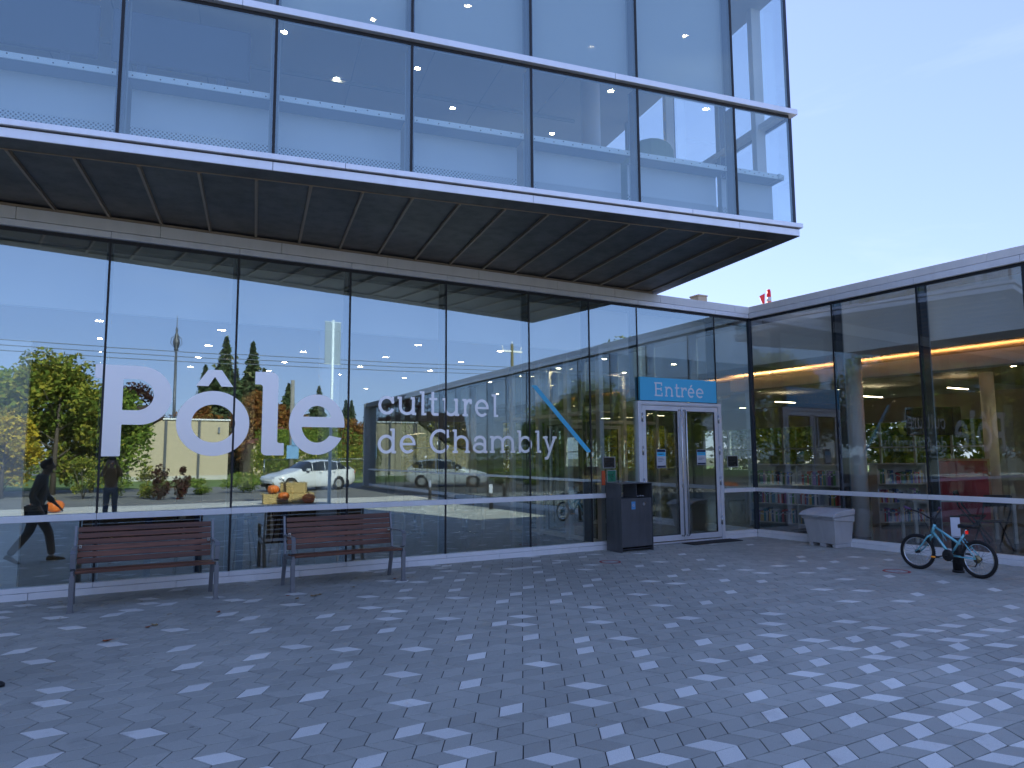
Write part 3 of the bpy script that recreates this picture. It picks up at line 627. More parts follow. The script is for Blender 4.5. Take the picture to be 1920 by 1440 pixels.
O_ = union(sdf_ring(1.130, 2.0565, .446, .4265, .179), minus(sdf_poly([(.902, 2.544), (1.359, 2.546), (1.211, 2.764), (1.043, 2.762)]), sdf_poly([(1.053, 2.50), (1.210, 2.50), (1.206, 2.553), (1.129, 2.672), (1.057, 2.553)])))
def rbox(x0, y0, x1, y1, r): 
    return lambda X, Y: np.hypot(np.maximum(np.abs(X - (x0 + x1) / 2) - (x1 - x0) / 2 + r, 0), np.maximum(np.abs(Y - (y0 + y1) / 2) - (y1 - y0) / 2 + r, 0)) - r
L_ = union(inter(rbox(1.55, 1.634, 1.943, 2.768, .09), sdf_box(1.737, 1.6, 1.95, 2.8)), sdf_box(1.635, 2.594, 1.86, 2.768), sdf_box(1.86, 1.634, 2.034, 1.801),
           minus(sdf_box(1.70, 2.56, 1.74, 2.60), sdf_ell(1.70, 2.557, .037, .037)), inter(rbox(1.737, 1.634, 2.2, 1.9, .07), sdf_box(1.737, 1.634, 1.95, 1.801)),
           minus(sdf_box(1.94, 1.80, 1.975, 1.835), sdf_ell(1.977, 1.837, .036, .036)))
L_ = minus(L_, lambda X, Y: np.maximum(np.maximum(X - 1.80, Y - 1.70), -(np.hypot(X - 1.80, Y - 1.70) - .064)))
E_ = union(minus(sdf_ring(2.482, 2.063, .387, .424, .170), sdf_poly([(2.482, 2.026), (2.56, 1.93), (2.801, 1.880), (3.0, 1.85), (3.0, 2.026)])),
           sdf_box(2.20, 2.026, 2.80, 2.170), inter(sdf_ell(2.482, 2.063, .388, .424), sdf_box(2.60, 2.026, 2.9, 2.3)))
E_ = minus(E_, minus(inter(sdf_ell(2.482, 2.063, .217, .262), half(2.4, 2.170, 0, -1)), sdf_box(0, 0, .1, .1)), sdf_poly([(2.60, 1.90), (2.792, 1.893), (2.868, 1.757), (3.1, 1.70), (3.1, 2.0255), (2.60, 2.0255)]))
letters(big, [('letter_p', P_, (-.235, 1.634, .63, 2.764)), ('letter_o', O_, (.684, 1.63, 1.576, 2.764)), ('letter_l', L_, (1.635, 1.634, 2.034, 2.768)), ('letter_e', E_, (2.095, 1.639, 2.872, 2.487))], M['vinyl'], VF, .009)
# slab-serif small text
def glyph(ch, x0, x1, b, xh, w, asc, sh=None):
    """b baseline, xh x-height, w stem, asc ascender height, sh serif thickness"""
    sh = sh or w * .82; W = x1 - x0; t = b + xh; s = w * .55; mid = b + xh / 2
    flag = lambda x, top: sdf_box(x - s, top - sh, x + w * .5, top)
    foot = lambda x, wl=s, wr=s: sdf_box(x - wl, b, x + w + wr, b + sh)
    ov = w * .08
    if ch in 'eé':
        cx = (x0 + x1) / 2; rg = sdf_ring(cx, mid, W / 2, xh / 2 + ov, w)
        g = union(minus(rg, sdf_poly([(cx, mid - w * .35), (cx + W * .30, mid - xh * .32), (x1 + .1, mid - xh * .32), (x1 + .1, mid - w * .35)])), sdf_box(x0 + w * .6, mid - w * .35, x1 - w * .2, mid + w * .40))
        if ch == 'é': g = union(g, sdf_line(cx - w * .5, t + w * .55, cx + w * .9, t + w * 1.75, w * .8))
        return g
    if ch == 'c':
        cx = x0 + W * .52; rg = sdf_ring(cx, mid, W * .52, xh / 2 + ov, w)
        return union(minus(rg, sdf_poly([(cx, mid), (x1 + .1, mid - xh * .42), (x1 + .1, mid + xh * .30)])), sdf_box(x1 - w, mid + xh * .10, x1 - w * .15, t - w * .15))
    if ch == 'C':
        H = asc; m2 = b + H / 2; cx = x0 + W * .52; rg = sdf_ring(cx, m2, W * .52, H / 2 + ov, w)
        return union(minus(rg, sdf_poly([(cx + W * .05, m2), (x1 + .1, m2 - H * .34), (x1 + .1, m2 + H * .28)])), sdf_box(x1 - w * 1.0, m2 + H * .16, x1 - w * .15, b + H - w * .1))
    if ch == 'l':
        st = x0 + W * .30; return union(sdf_box(st, b, st + w, b + asc), sdf_box(x0, b + asc - sh, st + w * .5, b + asc), sdf_box(st, b, x1, b + sh))
    if ch == 't':
        st = x0 + W * .22; return union(inter(rbox(st, b - ov, st + W * 2, b + xh * 2, w * 1.1), sdf_box(st, b - ov, st + w, b + xh * 1.34)), sdf_box(x0, t - sh, x0 + W * .86, t), inter(rbox(st, b - ov, x1 + w, b + xh, w * 1.2), sdf_box(st + w * .5, b - ov, x1, b - ov + w)))
    if ch == 'u':
        a, c2 = x0 + s, x1 - s - w; cx = (a + c2 + w) / 2
        return union(sdf_box(a, mid, a + w, t), flag(a, t), inter(sdf_ring(cx, b + xh * .42, (c2 + w - a) / 2, xh * .42 + ov, w), half(cx, b + xh * .45, 0, 1)), sdf_box(a, b + xh * .4, a + w, t), sdf_box(c2, b, c2 + w, t), sdf_box(c2 - s * .9, t - sh, c2 + w, t), sdf_box(c2, b, x1, b + sh))
    if ch == 'r':
        a = x0 + s; cx = x1 - w * .1
        return union(sdf_box(a, b, a + w, t), flag(a, t), foot(a), inter(sdf_ring(a + W * .62, t - xh * .42, W * .55, xh * .42 + ov, w), half(0, t - xh * .36, 0, -1), half(x1 - w * .05, 0, 1, 0), half(a + w * .5, 0, -1, 0)), sdf_box(x1 - w * .95, t - xh * .30, x1 - w * .05, t - w * .3))
    if ch in 'nhm':
        top = asc if ch == 'h' else xh; n_ = 2 if ch == 'm' else 1; a = x0 + s; pitch = (x1 - s - w - a) / n_; parts = [sdf_box(a, b, a + w, b + top), flag(a, b + top), foot(a, s, s * .8)]
        for k in range(n_):
            l_, r_ = a + k * pitch, a + (k + 1) * pitch; cx = (l_ + r_ + w) / 2
            parts += [inter(sdf_ring(cx, t - xh * .42, (r_ + w - l_) / 2, xh * .42 + ov, w), half(0, t - xh * .44, 0, -1)), sdf_box(r_, b, r_ + w, t - xh * .41), foot(r_, s * .8, s * .8 if k < n_ - 1 else s)]
        return union(*parts)
    if ch in 'db':
        st = x1 - s - w if ch == 'd' else x0 + s; bx0, bx1 = (x0, st + w) if ch == 'd' else (st, x1); cx = (bx0 + bx1) / 2
        p = [sdf_ring(cx, mid, (bx1 - bx0) / 2, xh / 2 + ov, w), sdf_box(st, b, st + w, b + asc), flag(st, b + asc)]
        if ch == 'd': p.append(sdf_box(st, b, x1, b + sh))
        return union(*p)
    if ch == 'a':
        st = x1 - s - w; cx = (x0 + st + w) / 2
        return union(sdf_box(st, b, st + w, t - xh * .3), sdf_box(st, b, x1, b + sh), sdf_ring(cx, b + xh * .30, (st + w - x0) / 2, xh * .30 + ov, w * .92), inter(sdf_ring(cx + w * .1, t - xh * .34, (st + w - x0) / 2 - w * .1, xh * .34 + ov, w), half(0, t - xh * .32, 0, -1), half(x0 + w * .5, 0, -1, 0)), sdf_box(x0 + w * .45, t - xh * .34, x0 + w * 1.3, t - xh * .2))
    if ch == 'y':
        m_ = (x0 + x1) / 2; return union(sdf_line(x0 + s + w * .3, t, m_ + w * .1, b, w), sdf_line(x1 - s - w * .2, t, m_ - w * 1.1, b - xh * .34, w), sdf_box(x0, t - sh, x0 + s * 2 + w, t), sdf_box(x1 - s * 2 - w * .8, t - sh, x1, t), sdf_box(m_ - w * 2.3, b - xh * .42, m_ - w * .95, b - xh * .42 + w))
    if ch == 'E':
        H = asc; a = x0 + s; return union(sdf_box(a, b, a + w, b + H), sdf_box(x0, b, x1, b + sh), sdf_box(x0, b + H - sh, x1 - w * .2, b + H), sdf_box(a, b + H * .48, x1 - w * .6, b + H * .48 + sh), sdf_box(x1 - sh, b, x1, b + H * .26), sdf_box(x1 - w * .2 - sh, b + H * .76, x1 - w * .2, b + H), sdf_box(x1 - w * .6 - sh, b + H * .38, x1 - w * .6, b + H * .64))
small = empty('window_lettering', (0, 0, 0), 0, 'smaller pale two-line lettering reading culturel de Chambly on the glass', 'lettering')
nm_ = lambda ch: 'letter_' + {'é': 'e'}.get(ch, ch.lower())
def text(thing, chars, b, xh, w, asc, m, fr, res, b2=None):
    its = []
    for i, (ch, a, c2) in enumerate(chars): its.append((nm_(ch), glyph(ch, a, c2, b, xh, w, asc), (a - .03, b - xh * .5, c2 + .03, b + max(asc, xh * 1.6) + .03)))
    letters(thing, its, m, fr, res)
text(small, [('c', 3.37, 3.618), ('u', 3.665, 3.965), ('l', 4.017, 4.128), ('t', 4.179, 4.331), ('u', 4.397, 4.68), ('r', 4.736, 4.902), ('e', 4.955, 5.199), ('l', 5.253, 5.372)], 2.229, .272, .045, .366, M['vinyl'], VF, .0055)
text(small, [('d', 3.368, 3.652), ('e', 3.708, 3.958), ('C', 4.186, 4.513), ('h', 4.569, 4.866), ('a', 4.918, 5.175), ('m', 5.218, 5.683), ('b', 5.721, 6.00), ('l', 6.062, 6.177), ('y', 6.212, 6.483)], 1.655, .272, .045, .366, M['vinyl'], VF, .0055)
sl = cut_shape('window_stripe', sdf_poly([(7.094, 1.661), (7.207, 1.661), (6.098, 2.774), (5.993, 2.772)]), (5.9, 1.6, 7.3, 2.85), .012, M['blue'], None, VF, .0015)
tag(sl, 'slanting blue stripe on the glass beside the small lettering', 'decal')
sg = empty('entrance_sign', (9.19, YA - .06, 2.596), 0, 'blue sign board reading Entrée above the double door', 'sign')
mb = MB(); mb.box(-.9455, .9455, -.012, .04, 0, .425); mb.build('board', M['blue'], sg, bevel=.003)
M['sign_white'] = mat('sign_white', (.85, .87, .93), .4)
text(sg, [('E', -.607, -.418), ('n', -.358, -.16), ('t', -.115, .012), ('r', .03, .178), ('é', .203, .368), ('e', .413, .602)], .083, .182, .031, .256, M['sign_white'], Frame((0, -.0145, 0), (1, 0, 0), (0, 1, 0)), .004)

# ------------------------------------------------------------------ notices on the glass
def notice(x0, x1, z0, z1, label, bgm, items, name='notice', y=YA - .0095):
    t = empty(name, ((x0 + x1) / 2, y, z0), 0, label, 'notice'); w = (x1 - x0) / 2; h = z1 - z0
    mb = MB(); mb.box(-w, w, 0, .004, 0, h); mb.build('sheet', bgm, t)
    for nm, m, a, b, c, d in items:
        mb = MB(); mb.box(-w + a * 2 * w, -w + b * 2 * w, -.0012, 0, c * h, d * h); mb.build(nm, m, t)
    return t
M['paper'] = mat('paper', (.55, .57, .62), .7); M['navy'] = mat('navy_print', (.02, .03, .07), .6); M['greyink'] = mat('grey_print', (.16, .18, .22), .6); M['plaque'] = mat('dark_bronze_plaque', (.035, .034, .032), .4, .4)
M['green'] = mat('green_print', (.03, .20, .11), .6); M['orange_print'] = mat('orange_print', (.6, .10, .03), .6); M['silver'] = mat('silver_edge', (.45, .46, .47), .4, .5)
pst = [('header', M['navy'], .04, .96, .84, .98), ('banner', M['blue'], .04, .96, .62, .83), ('print', M['greyink'], .15, .7, .50, .53), ('print', M['greyink'], .15, .8, .42, .45), ('print', M['greyink'], .15, .6, .34, .37), ('footer', M['navy'], .04, .96, .02, .13), ('headline', M['paper'], .2, .8, .895, .925), ('headline', M['paper'], .15, .75, .71, .75)]
notice(8.618, 8.834, 1.367, 1.713, 'tall printed notice with dark header on the left door leaf', M['paper'], pst, y=YA - .043)
notice(9.601, 9.830, 1.417, 1.702, 'shorter printed notice with blue banner on the right door leaf', M['paper'], pst[:2] + pst[3:], y=YA - .043)
plq = [('face', M['plaque'], .06, .94, .06, .94), ('engraving', M['silver'], .22, .75, .46, .49), ('engraving', M['silver'], .22, .55, .36, .38), ('engraving', M['silver'], .6, .78, .14, .2)]
notice(10.42, 10.715, 1.362, 1.584, 'dark framed plaque on the glass right of the doors', M['silver'], plq)
notice(7.43, 7.70, 1.38, 1.58, 'dark framed plaque on the glass left of the doors', M['silver'], plq)
gn = notice(7.51, 7.715, 1.135, 1.35, 'green safety notice below the dark plaque left of the doors', M['silver'], [('face', M['green'], .06, .94, .05, .95)] + [('symbol', M['paper'], a, a + .14, c, c + .12) for a, c in ((.25, .52), (.55, .55), (.45, .3))], y=YA - .0095)
notice(7.40, 7.475, 1.09, 1.34, 'narrow orange notice beside the green one left of the doors', M['orange_print'], [])

# ================================================================== BENCHES
def make_bench():
    t = empty('park_bench'); W = .705
    # origin centre of the front feet line, y back
    def slat(mbx, x0, x1, c, ang, w, th):
        ca, sa = math.cos(ang), math.sin(ang); pts = []
        for dx, dz in ((-w / 2, -th / 2), (w / 2, -th / 2), (w / 2, th / 2), (-w / 2, th / 2)): pts.append((c[0] + dx * ca - dz * sa, c[1] + dx * sa + dz * ca))
        mbx.prism(pts, x0, x1, 'yz')
    s = MB()
    for k in range(4): slat(s, -W + .02, W - .02, (.035 + k * .098, .405 - k * .006), -.06, .088, .032)
    s.build('seat', M['slat'], t, bevel=.004)
    b = MB()
    for k in range(6):
        z = .475 + k * .0675; slat(b, -W + .02, W - .02, (.405 + (z - .42) * .20, z), R(90) - .20, .058, .028)
    b.build('backrest', M['slat'], t, bevel=.004)
    for sd in (-1, 1):
        x = sd * (W + .004)
        f = MB(); f.prism([(-.02, 0), (.022, 0), (.022, .375), (-.02, .375)], x - .024, x + .024, 'yz'); f.build('front_leg', M['bench_metal'], t, bevel=.003)
        r_ = MB(); r_.prism([(.50, 0), (.535, 0), (.425, .395), (.385, .395)], x - .022, x + .022, 'yz'); r_.build('rear_leg', M['bench_metal'], t, bevel=.003)
        a = MB(); a.prism([(-.02, .3755), (.40, .345), (.40, .384), (-.02, .415)], x - .014, x + .014, 'yz'); a.prism([(.4, .4), (.43, .395), (.515, .86), (.490, .86)], x - .013, x + .013, 'yz'); a.build('side_frame', M['bench_metal'], t, bevel=.003)
        h = MB(); P = [(.05, .43), (-.012, .455), (-.018, .60), (.01, .632), (.10, .640), (.445, .632)]
        for i in range(len(P) - 1):
            (y0, z0), (y1, z1) = P[i], P[i + 1]; L = math.hypot(y1 - y0, z1 - z0); nx, nz = -(z1 - z0) / L * .005, (y1 - y0) / L * .005
            h.prism([(y0 - nx, z0 - nz), (y1 - nx, z1 - nz), (y1 + nx, z1 + nz), (y0 + nx, z0 + nz)], x - .024, x + .024, 'yz')
        h.build('armrest', M['bench_metal'], t)
        c = MB(); c.box(x - sd * .05 - .016, x - sd * .05 + .016, .415, .43, .615, .655); c.lathe([(.006, -.004), (.0001, -.004)], (x - sd * .05, .415, .635), 8, 'y'); c.build('bracket', M['steel'], t)
        fp = MB(); fp.box(x - .035, x + .035, -.04, .045, 0, .006); fp.build('foot_plate', M['bench_metal'], t)
    return t
b1 = make_bench(); b1.location = (.386, 8.90, 0); tag(b1, 'slatted wooden bench with grey frame nearest the left edge, below the big lettering', 'bench', 'wooden benches along the glass wall')
b2 = copy_tree(b1); b2.location = (2.655, 8.88, 0); b2.rotation_euler.z = .02; tag(b2, 'slatted wooden bench with grey frame nearer the entrance, right of the other bench', 'bench', 'wooden benches along the glass wall')

# ================================================================== LITTER BIN
t = empty('litter_bin', (7.725, 9.66, 0), 0.035, 'charcoal steel litter and recycling bin left of the entrance doors', 'litter bin')
t.location.z = 0
w, d, H = .345, .20, 1.125
mb = MB(); mb.box(-w, -w + .008, -d, d, 0, H); mb.build('side_panel', M['charcoal'], t, bevel=.001)
mb = MB(); mb.box(w - .008, w, -d, d, 0, H); mb.build('side_panel', M['charcoal'], t, bevel=.001)
mb = MB(); mb.box(-w - .004, w + .004, -d - .004, d + .002, H, H + .010); mb.build('top', M['charcoal'], t, bevel=.001)
mb = MB(); mb.box(.04, w - .009, d - .01, d, .05, H - .001); mb.box(-w + .009, .04, d - .01, d, .05, .88); mb.build('back_panel', M['charcoal'], t)
mb = MB(); mb.box(-w + .012, w - .018, -d + .006, -d + .012, .085, .885); mb.box(-w + .012, w - .018, -d + .012, -d + .04, .875, .884); mb.build('front_door', M['charcoal'], t, bevel=.001)
mb = MB(); mb.box(.032, .040, -d + .05, d - .012, .90, H - .001); mb.build('divider', M['charcoal_edge'], t)
mb = MB(); mb.box(-w + .009, w - .009, -d + .04, d - .012, .04, .05); mb.build('floor_plate', M['charcoal_edge'], t)
for k, (x, c_) in enumerate(((-.285, M['silver']), (-.165, M['silver']))):
    mb = MB(); mb.box(x - .045, x + .052, d - .02, d - .012, .955, 1.09); mb.build('label_plate', c_, t)
    mb = MB(); 
    for q in range(3): mb.box(x - .03, x + .035 - .012 * ((q + k) % 2), d - .0215, d - .02, .97 + .035 * q, .985 + .035 * q)
    mb.build('label_print', M['greyink'], t)
mb = MB(); mb.box(-.12, -.035, -d + .0035, -d + .006, .70, .83); st = mb.build('recycling_sticker', mat('sky_blue_print', (.10, .32, .62), .5), t)
mb = MB(); F2 = Frame((-.0775, -d + .0025, .768), (1, 0, 0), (0, 1, 0)); mb.fr = F2
for k in range(3):
    a = R(90 + 120 * k); p0 = (math.cos(a) * .030, 0, math.sin(a) * .030); p1 = (math.cos(a + R(120)) * .030, 0, math.sin(a + R(120)) * .030)
    q0 = [p0[i] * .78 + p1[i] * .22 for i in range(3)]; q1 = [p0[i] * .25 + p1[i] * .75 for i in range(3)]
    mb.tube([q0, q1], [.006, .006], 6); mb.tube([q1, [p0[i] * .08 + p1[i] * .92 for i in range(3)]], [.013, .001], 6)
for v in range(len(mb.v)): mb.v[v] = (mb.v[v][0], max(mb.v[v][1], -d + .0015) if mb.v[v][1] < -d + .0025 else -d + .0032, mb.v[v][2])
mb.build('recycling_symbol', M['paper'], t)
mb = MB(); mb.lathe([(.030, -.002), (.0001, -.002)], (.155, -d + .006, .78), 6, 'y'); mb.build('badge', M['paper'], t)
cr = MB(); prev = None
for k in range(9): cr.poly([(.04 + .014 * k, -.03 * math.sin(k * 2.1) + .0, .0 + .016 * abs(math.sin(k * 1.7))), (.05 + .014 * k, .03 * math.cos(k * 1.3), .012 + .012 * math.sin(k * 2.9)), (.062 + .014 * k, -.02 * math.cos(k * 2.2), .022 * abs(math.cos(k)))], [(0, 1, 2)])
o = cr.build('crumpled_tissue', M['paper'], None, loc=(7.74, 9.50, .905)); tag(o, 'crumpled white tissue lying on the rim of the charcoal bin', 'litter'); sm = o.modifiers.new('s', 'SOLIDIFY'); sm.thickness = .002

# ================================================================== GRIT BOX
def make_grit():
    t = empty('grit_box', (11.19, 8.24, 0), 0, 'grey moulded plastic grit box with sloping lid against the glass', 'grit box')
    mb = MB()   # body tapers towards the base; front faces -x
    def ringp(x0, x1, y0, y1, z): return [(x0, y0, z), (x1, y0, z), (x1, y1, z), (x0, y1, z)]
    P = ringp(-.37, .045, -.275, .275, .06) + ringp(-.43, .055, -.325, .325, .47)
    mb.poly(P, [(0, 3, 2, 1), (0, 1, 5, 4), (1, 2, 6, 5), (2, 3, 7, 6), (3, 0, 4, 7)])
    for y0, y1 in ((-.275, -.20), (-.06, .06), (.20, .275)): mb.poly(ringp(-.366, .04, y0, y1, 0) + ringp(-.369, .044, y0, y1, .0605), [(0, 3, 2, 1), (4, 5, 6, 7), (0, 1, 5, 4), (1, 2, 6, 5), (2, 3, 7, 6), (3, 0, 4, 7)])
    mb.prism([(-.445, .47), (.06, .43), (.06, .55), (-.485, .515)], -.345, .345, 'xz')
    mb.build('body', M['grey_plastic'], t, bevel=.012, seg=3)
    l_ = MB(); n = [(-.50, .520), (-.505, .550), (-.40, .605), (-.20, .640), (.06, .652), (.062, .556)]
    l_.prism(n, -.362, .362, 'xz'); l_.build('lid', M['grey_plastic'], t, bevel=.014, seg=3)
    h = MB(); h.box(-.512, -.49, -.06, .06, .513, .530); h.build('lid_handle', M['grey_plastic'], t, bevel=.004)
    return t
gb = make_grit(); gb.rotation_euler.z = -.04

# ================================================================== BOLLARDS with white panels
def make_bollard():
    t = empty('bollard'); mb = MB(); mb.lathe([(.062, 0), (.062, .46), (.058, .465), (.0, .465)], n=28); mb.lathe([(.072, 0), (.072, .03), (.063, .032)], n=28); mb.build('post', M['dark'], t)
    p = MB(); p.box(-.010, .010, -.055, .055, .40, .735); p.build('panel', mat('white_panel', (.62, .66, .76), .45), t, bevel=.004)
    c = MB(); c.box(-.014, .014, -.058, .058, .735, .755); c.build('cap', M['dark'], t, bevel=.002)
    b = MB()
    for a in (.6, 2.2, 3.9, 5.4): b.lathe([(.006, 0), (.006, .004)], (math.cos(a) * .0665, math.sin(a) * .0665, .030), 6)
    b.build('bolt', M['steel'], t); return t
bo = make_bollard(); bo.location = (10.04, 5.55, 0); bo.rotation_euler.z = R(35); tag(bo, 'black bollard with a white upright panel behind the turquoise bicycle', 'bollard', 'bollards in front of the wing')
bo2 = copy_tree(bo); bo2.location = (10.2, -4.3, 0); bo2.rotation_euler.z = R(-20); tag(bo2, 'black bollard with a white upright panel reflected between the small lettering and the bench', 'bollard', 'bollards in front of the wing')
bo3 = copy_tree(bo); bo3.location = (10.15, .6, 0); bo3.rotation_euler.z = R(-50); tag(bo3, 'black bollard with a white upright panel reflected right of the small lettering', 'bollard', 'bollards in front of the wing')

# ================================================================== BICYCLE
M['teal'] = mat('turquoise_bike_paint', (.22, .60, .68), .25, .35, coat=.6)
M['spoke'] = mat('spoke_steel', (.6, .62, .64), .25, 1.0)
def make_wheel(parent, cx, cz, r=.240, y=0., turn=0., tyre=.022, cassette=False, name='wheel'):
    w = bpy.data.objects.new(name, None); col.objects.link(w); w.parent = parent; w.location = (cx, y, cz); w.rotation_euler = (0, 0, turn); w.empty_display_size = .05
    tr = MB(); tr.tube([(math.cos(a) * (r - tyre), 0, math.sin(a) * (r - tyre)) for a in np.linspace(0, 2 * math.pi, 49)[:-1]], tyre, 10, closed=True)
    for k in range(60):
        a = 2 * math.pi * k / 60; tr.fr = ID
        c_, s_ = math.cos(a), math.sin(a)
        for sy in (-1, 1): tr.tube([(c_ * (r - .008), sy * .004, s_ * (r - .008)), (c_ * (r + .002), sy * .013, s_ * (r + .002))], .0042, 4)
    tr.build('tyre', M['rubber'], w)
    rm = MB(); rm.tube([(math.cos(a) * (r - tyre * 2 - .004), 0, math.sin(a) * (r - tyre * 2 - .004)) for a in np.linspace(0, 2 * math.pi, 49)[:-1]], .0085, 8, closed=True); rm.build('rim', M['chrome'], w)
    sp = MB()
    for k in range(28):
        a = 2 * math.pi * k / 28; sy = 1 if k % 2 else -1; a2 = a + (R(32) if (k // 2) % 2 else -R(32))
        sp.tube([(math.cos(a2) * .022, sy * .028, math.sin(a2) * .022), (math.cos(a) * (r - tyre * 2), 0, math.sin(a) * (r - tyre * 2))], .0013, 4)
    sp.build('spokes', M['spoke'], w)
    hb = MB(); hb.lathe([(.006, -.055), (.014, -.05), (.014, -.034), (.024, -.030), (.024, -.026), (.012, -.02), (.012, .02), (.024, .026), (.024, .030), (.014, .034), (.014, .05), (.006, .055)], n=16, axis='y'); hb.build('hub', M['dark'], w)
    if cassette:
        cs = MB()
        for k in range(6): cs.lathe([(.052 - .006 * k, -.034 - .004 * k), (.052 - .006 * k, -.036 - .004 * k), (.012, -.036 - .004 * k)], n=24, axis='y')
        cs.build('sprockets', mat('brass_tinted_steel', (.30, .25, .14), .35, .9), w)
    for a in ((2.4,) if cassette else (-.55,)):
        rf = MB(); c_, s_ = math.cos(a), math.sin(a); rf.fr = ID; q = Frame((0, 0, 0), (1, 0, 0), (0, 1, 0))
        u = Vector((-s_, 0, c_)); v = Vector((c_, 0, s_)); ct = v * (r - .085); P = []
        for dy in (-.006, .006):
            for a_, b_ in ((-.028, -.009), (.028, -.009), (.028, .009), (-.028, .009)): P.append(tuple(ct + u * a_ + v * b_ + Vector((0, dy, 0))))
        rf.poly(P, [(0, 3, 2, 1), (4, 5, 6, 7), (0, 1, 5, 4), (1, 2, 6, 5), (2, 3, 7, 6), (3, 0, 4, 7)]); rf.build('reflector', M['paper'], w)
    return w
def make_bike(frame_m, label, loc, rz, lean=0.):
    t = empty('bicycle', loc, rz, label, 'bicycle'); t.rotation_euler.x = lean
    FX_, RX, r = .02, .885, .240
    hd0, hd1 = (.245, .51), (.290, .635); bb = (.50, .245); st = (.70, .540); sd = (.765, .62)
    fr = MB(); T = lambda a, b, ra, rb=None, y0=0, y1=0: fr.tube([(a[0], y0, a[1]), (b[0], y1, b[1])], [ra, rb or ra], 12)
    T(hd0, hd1, .021); T((.282, .605), (.640, .405), .0165); T((.255, .540), bb, .0195); T((.36, .56), (.45, .43), .006)
    T(bb, st, .0155)
    for s_ in (-1, 1): T((.520, .245), (RX, r), .010, .008, s_ * .035, s_ * .055); T((.672, .485), (RX, r), .009, .007, s_ * .028, s_ * .055)
    T((.47, .245), (.53, .245), .024); fr.lathe([(.024, -.038), (.024, .038)], (bb[0], 0, bb[1]), 16, 'y'); fr.build('frame', frame_m, t)
    tn = R(12)
    fk = MB()
    for s_ in (-1, 1): fk.tube([(.236, s_ * .045, .475), (.20, s_ * .047, .45), (.14, s_ * .05, .36), (.07, s_ * .052, .28), (FX_, s_ * .052, r)], [.013, .0125, .011, .010, .008], 10)
    fk.tube([(.236, -.045, .475), (.240, 0, .492), (.236, .045, .475)], .014, 10); fk.build('fork', frame_m, t)
    make_wheel(t, FX_, r, r, 0, R(9)); make_wheel(t, RX, r, r, 0, 0, cassette=True)
    hb = MB(); hb.tube([(.290, 0, .64), (.305, 0, .70)], .014, 10); hb.tube([(.305, 0, .695), (.255, 0, .715)], .014, 10)
    hb.tube([(.13, -.27, .83), (.205, -.16, .785), (.255, -.06, .718), (.255, 0, .715), (.255, .06, .718), (.22, .16, .785), (.17, .27, .83)], .0115, 10); hb.build('handlebar', M['dark'], t)
    gp = MB(); gp.tube([(.085, -.335, .855), (.135, -.262, .828)], .0165, 12); gp.tube([(.12, .335, .855), (.172, .262, .828)], .0165, 12); gp.build('grip', mat('purple_grip', (.09, .04, .12), .5), t)
    bl = MB()
    for s_, x in ((-1, .15), (1, .19)): bl.tube([(x, s_ * .24, .82), (x - .045, s_ * .26, .795), (x - .05, s_ * .32, .79)], .006, 6)
    bl.tube([(.19, -.19, .79), (.16, -.12, .74), (.20, -.04, .62), (.238, -.02, .50)], .003, 6); bl.tube([(.21, .19, .79), (.18, .1, .72), (.27, .03, .60), (.45, .02, .50), (.69, .02, .50)], .003, 6); bl.build('brake_lever', M['dark'], t)
    br = MB()
    for x, z, s2 in ((.165, .455, 1), (.735, .43, 1)):
        for s_ in (-1, 1): br.tube([(x, s_ * .032, z - .06), (x, s_ * .042, z), (x + .005, s_ * .022, z + .035)], .006, 6); br.box(x - .025, x + .025, s_ * .022 - .005, s_ * .022 + .005, z - .035, z - .022)
    br.build('brake', M['dark'], t)
    sp = MB(); sp.tube([(st[0], 0, st[1] - .01), (.735, 0, .625)], .0125, 12); sp.build('seat_post', M['steel'], t)
    sa = MB(); prof = [(-.13, .018, .0), (-.10, .022, .006), (-.04, .032, .004), (.03, .062, .006), (.08, .076, .014), (.115, .060, .012)]
    P = []; n = 12
    for x, hw, dz in prof:
        for k in range(n):
            a = 2 * math.pi * k / n; P.append((.755 + x, math.cos(a) * hw, .645 + dz + math.sin(a) * .022 - (.01 if math.sin(a) < 0 else 0)))
    F = [(i * n + k, i * n + (k + 1) % n, (i + 1) * n + (k + 1) % n, (i + 1) * n + k) for i in range(len(prof) - 1) for k in range(n)] + [tuple(range(n))[::-1], tuple(range(len(P) - n, len(P)))]
    sa.poly(P, F, 0, True); sa.build('saddle', M['dark'], t)
    ck = MB(); ck.lathe([(.070, -.046), (.070, -.050), (.052, -.050), (.052, -.046)], (bb[0], 0, bb[1]), 28, 'y'); ck.lathe([(.078, -.054), (.078, -.056), (.03, -.056)], (bb[0], 0, bb[1]), 28, 'y')
    ck.tube([(bb[0], -.062, bb[1]), (bb[0] - .135, -.066, bb[1] - .035)], .0085, 8); ck.tube([(bb[0], .06, bb[1]), (bb[0] + .135, .066, bb[1] + .035)], .0085, 8); ck.build('crank', M['dark'], t)
    pd = MB()
    for s_, x, z in ((-1, bb[0] - .135, bb[1] - .035), (1, bb[0] + .135, bb[1] + .035)): pd.box(x - .04, x + .04, s_ * .08, s_ * .15, z - .012, z + .012)
    p = pd.build('pedal', M['dark'], t, bevel=.004)
    rp = MB(); rp.box(bb[0] - .178, bb[0] - .1755, -.14, -.09, bb[1] - .043, bb[1] - .027); rp.box(bb[0] - .165, bb[0] - .105, -.1525, -.1505, bb[1] - .043, bb[1] - .027); rp.build('pedal_reflector', mat('glowing_amber_reflector', (.8, .30, .02), .3, emit=((.8, .3, .02), .15)), p)  # faint glow added to the pedal reflector, which is no lamp
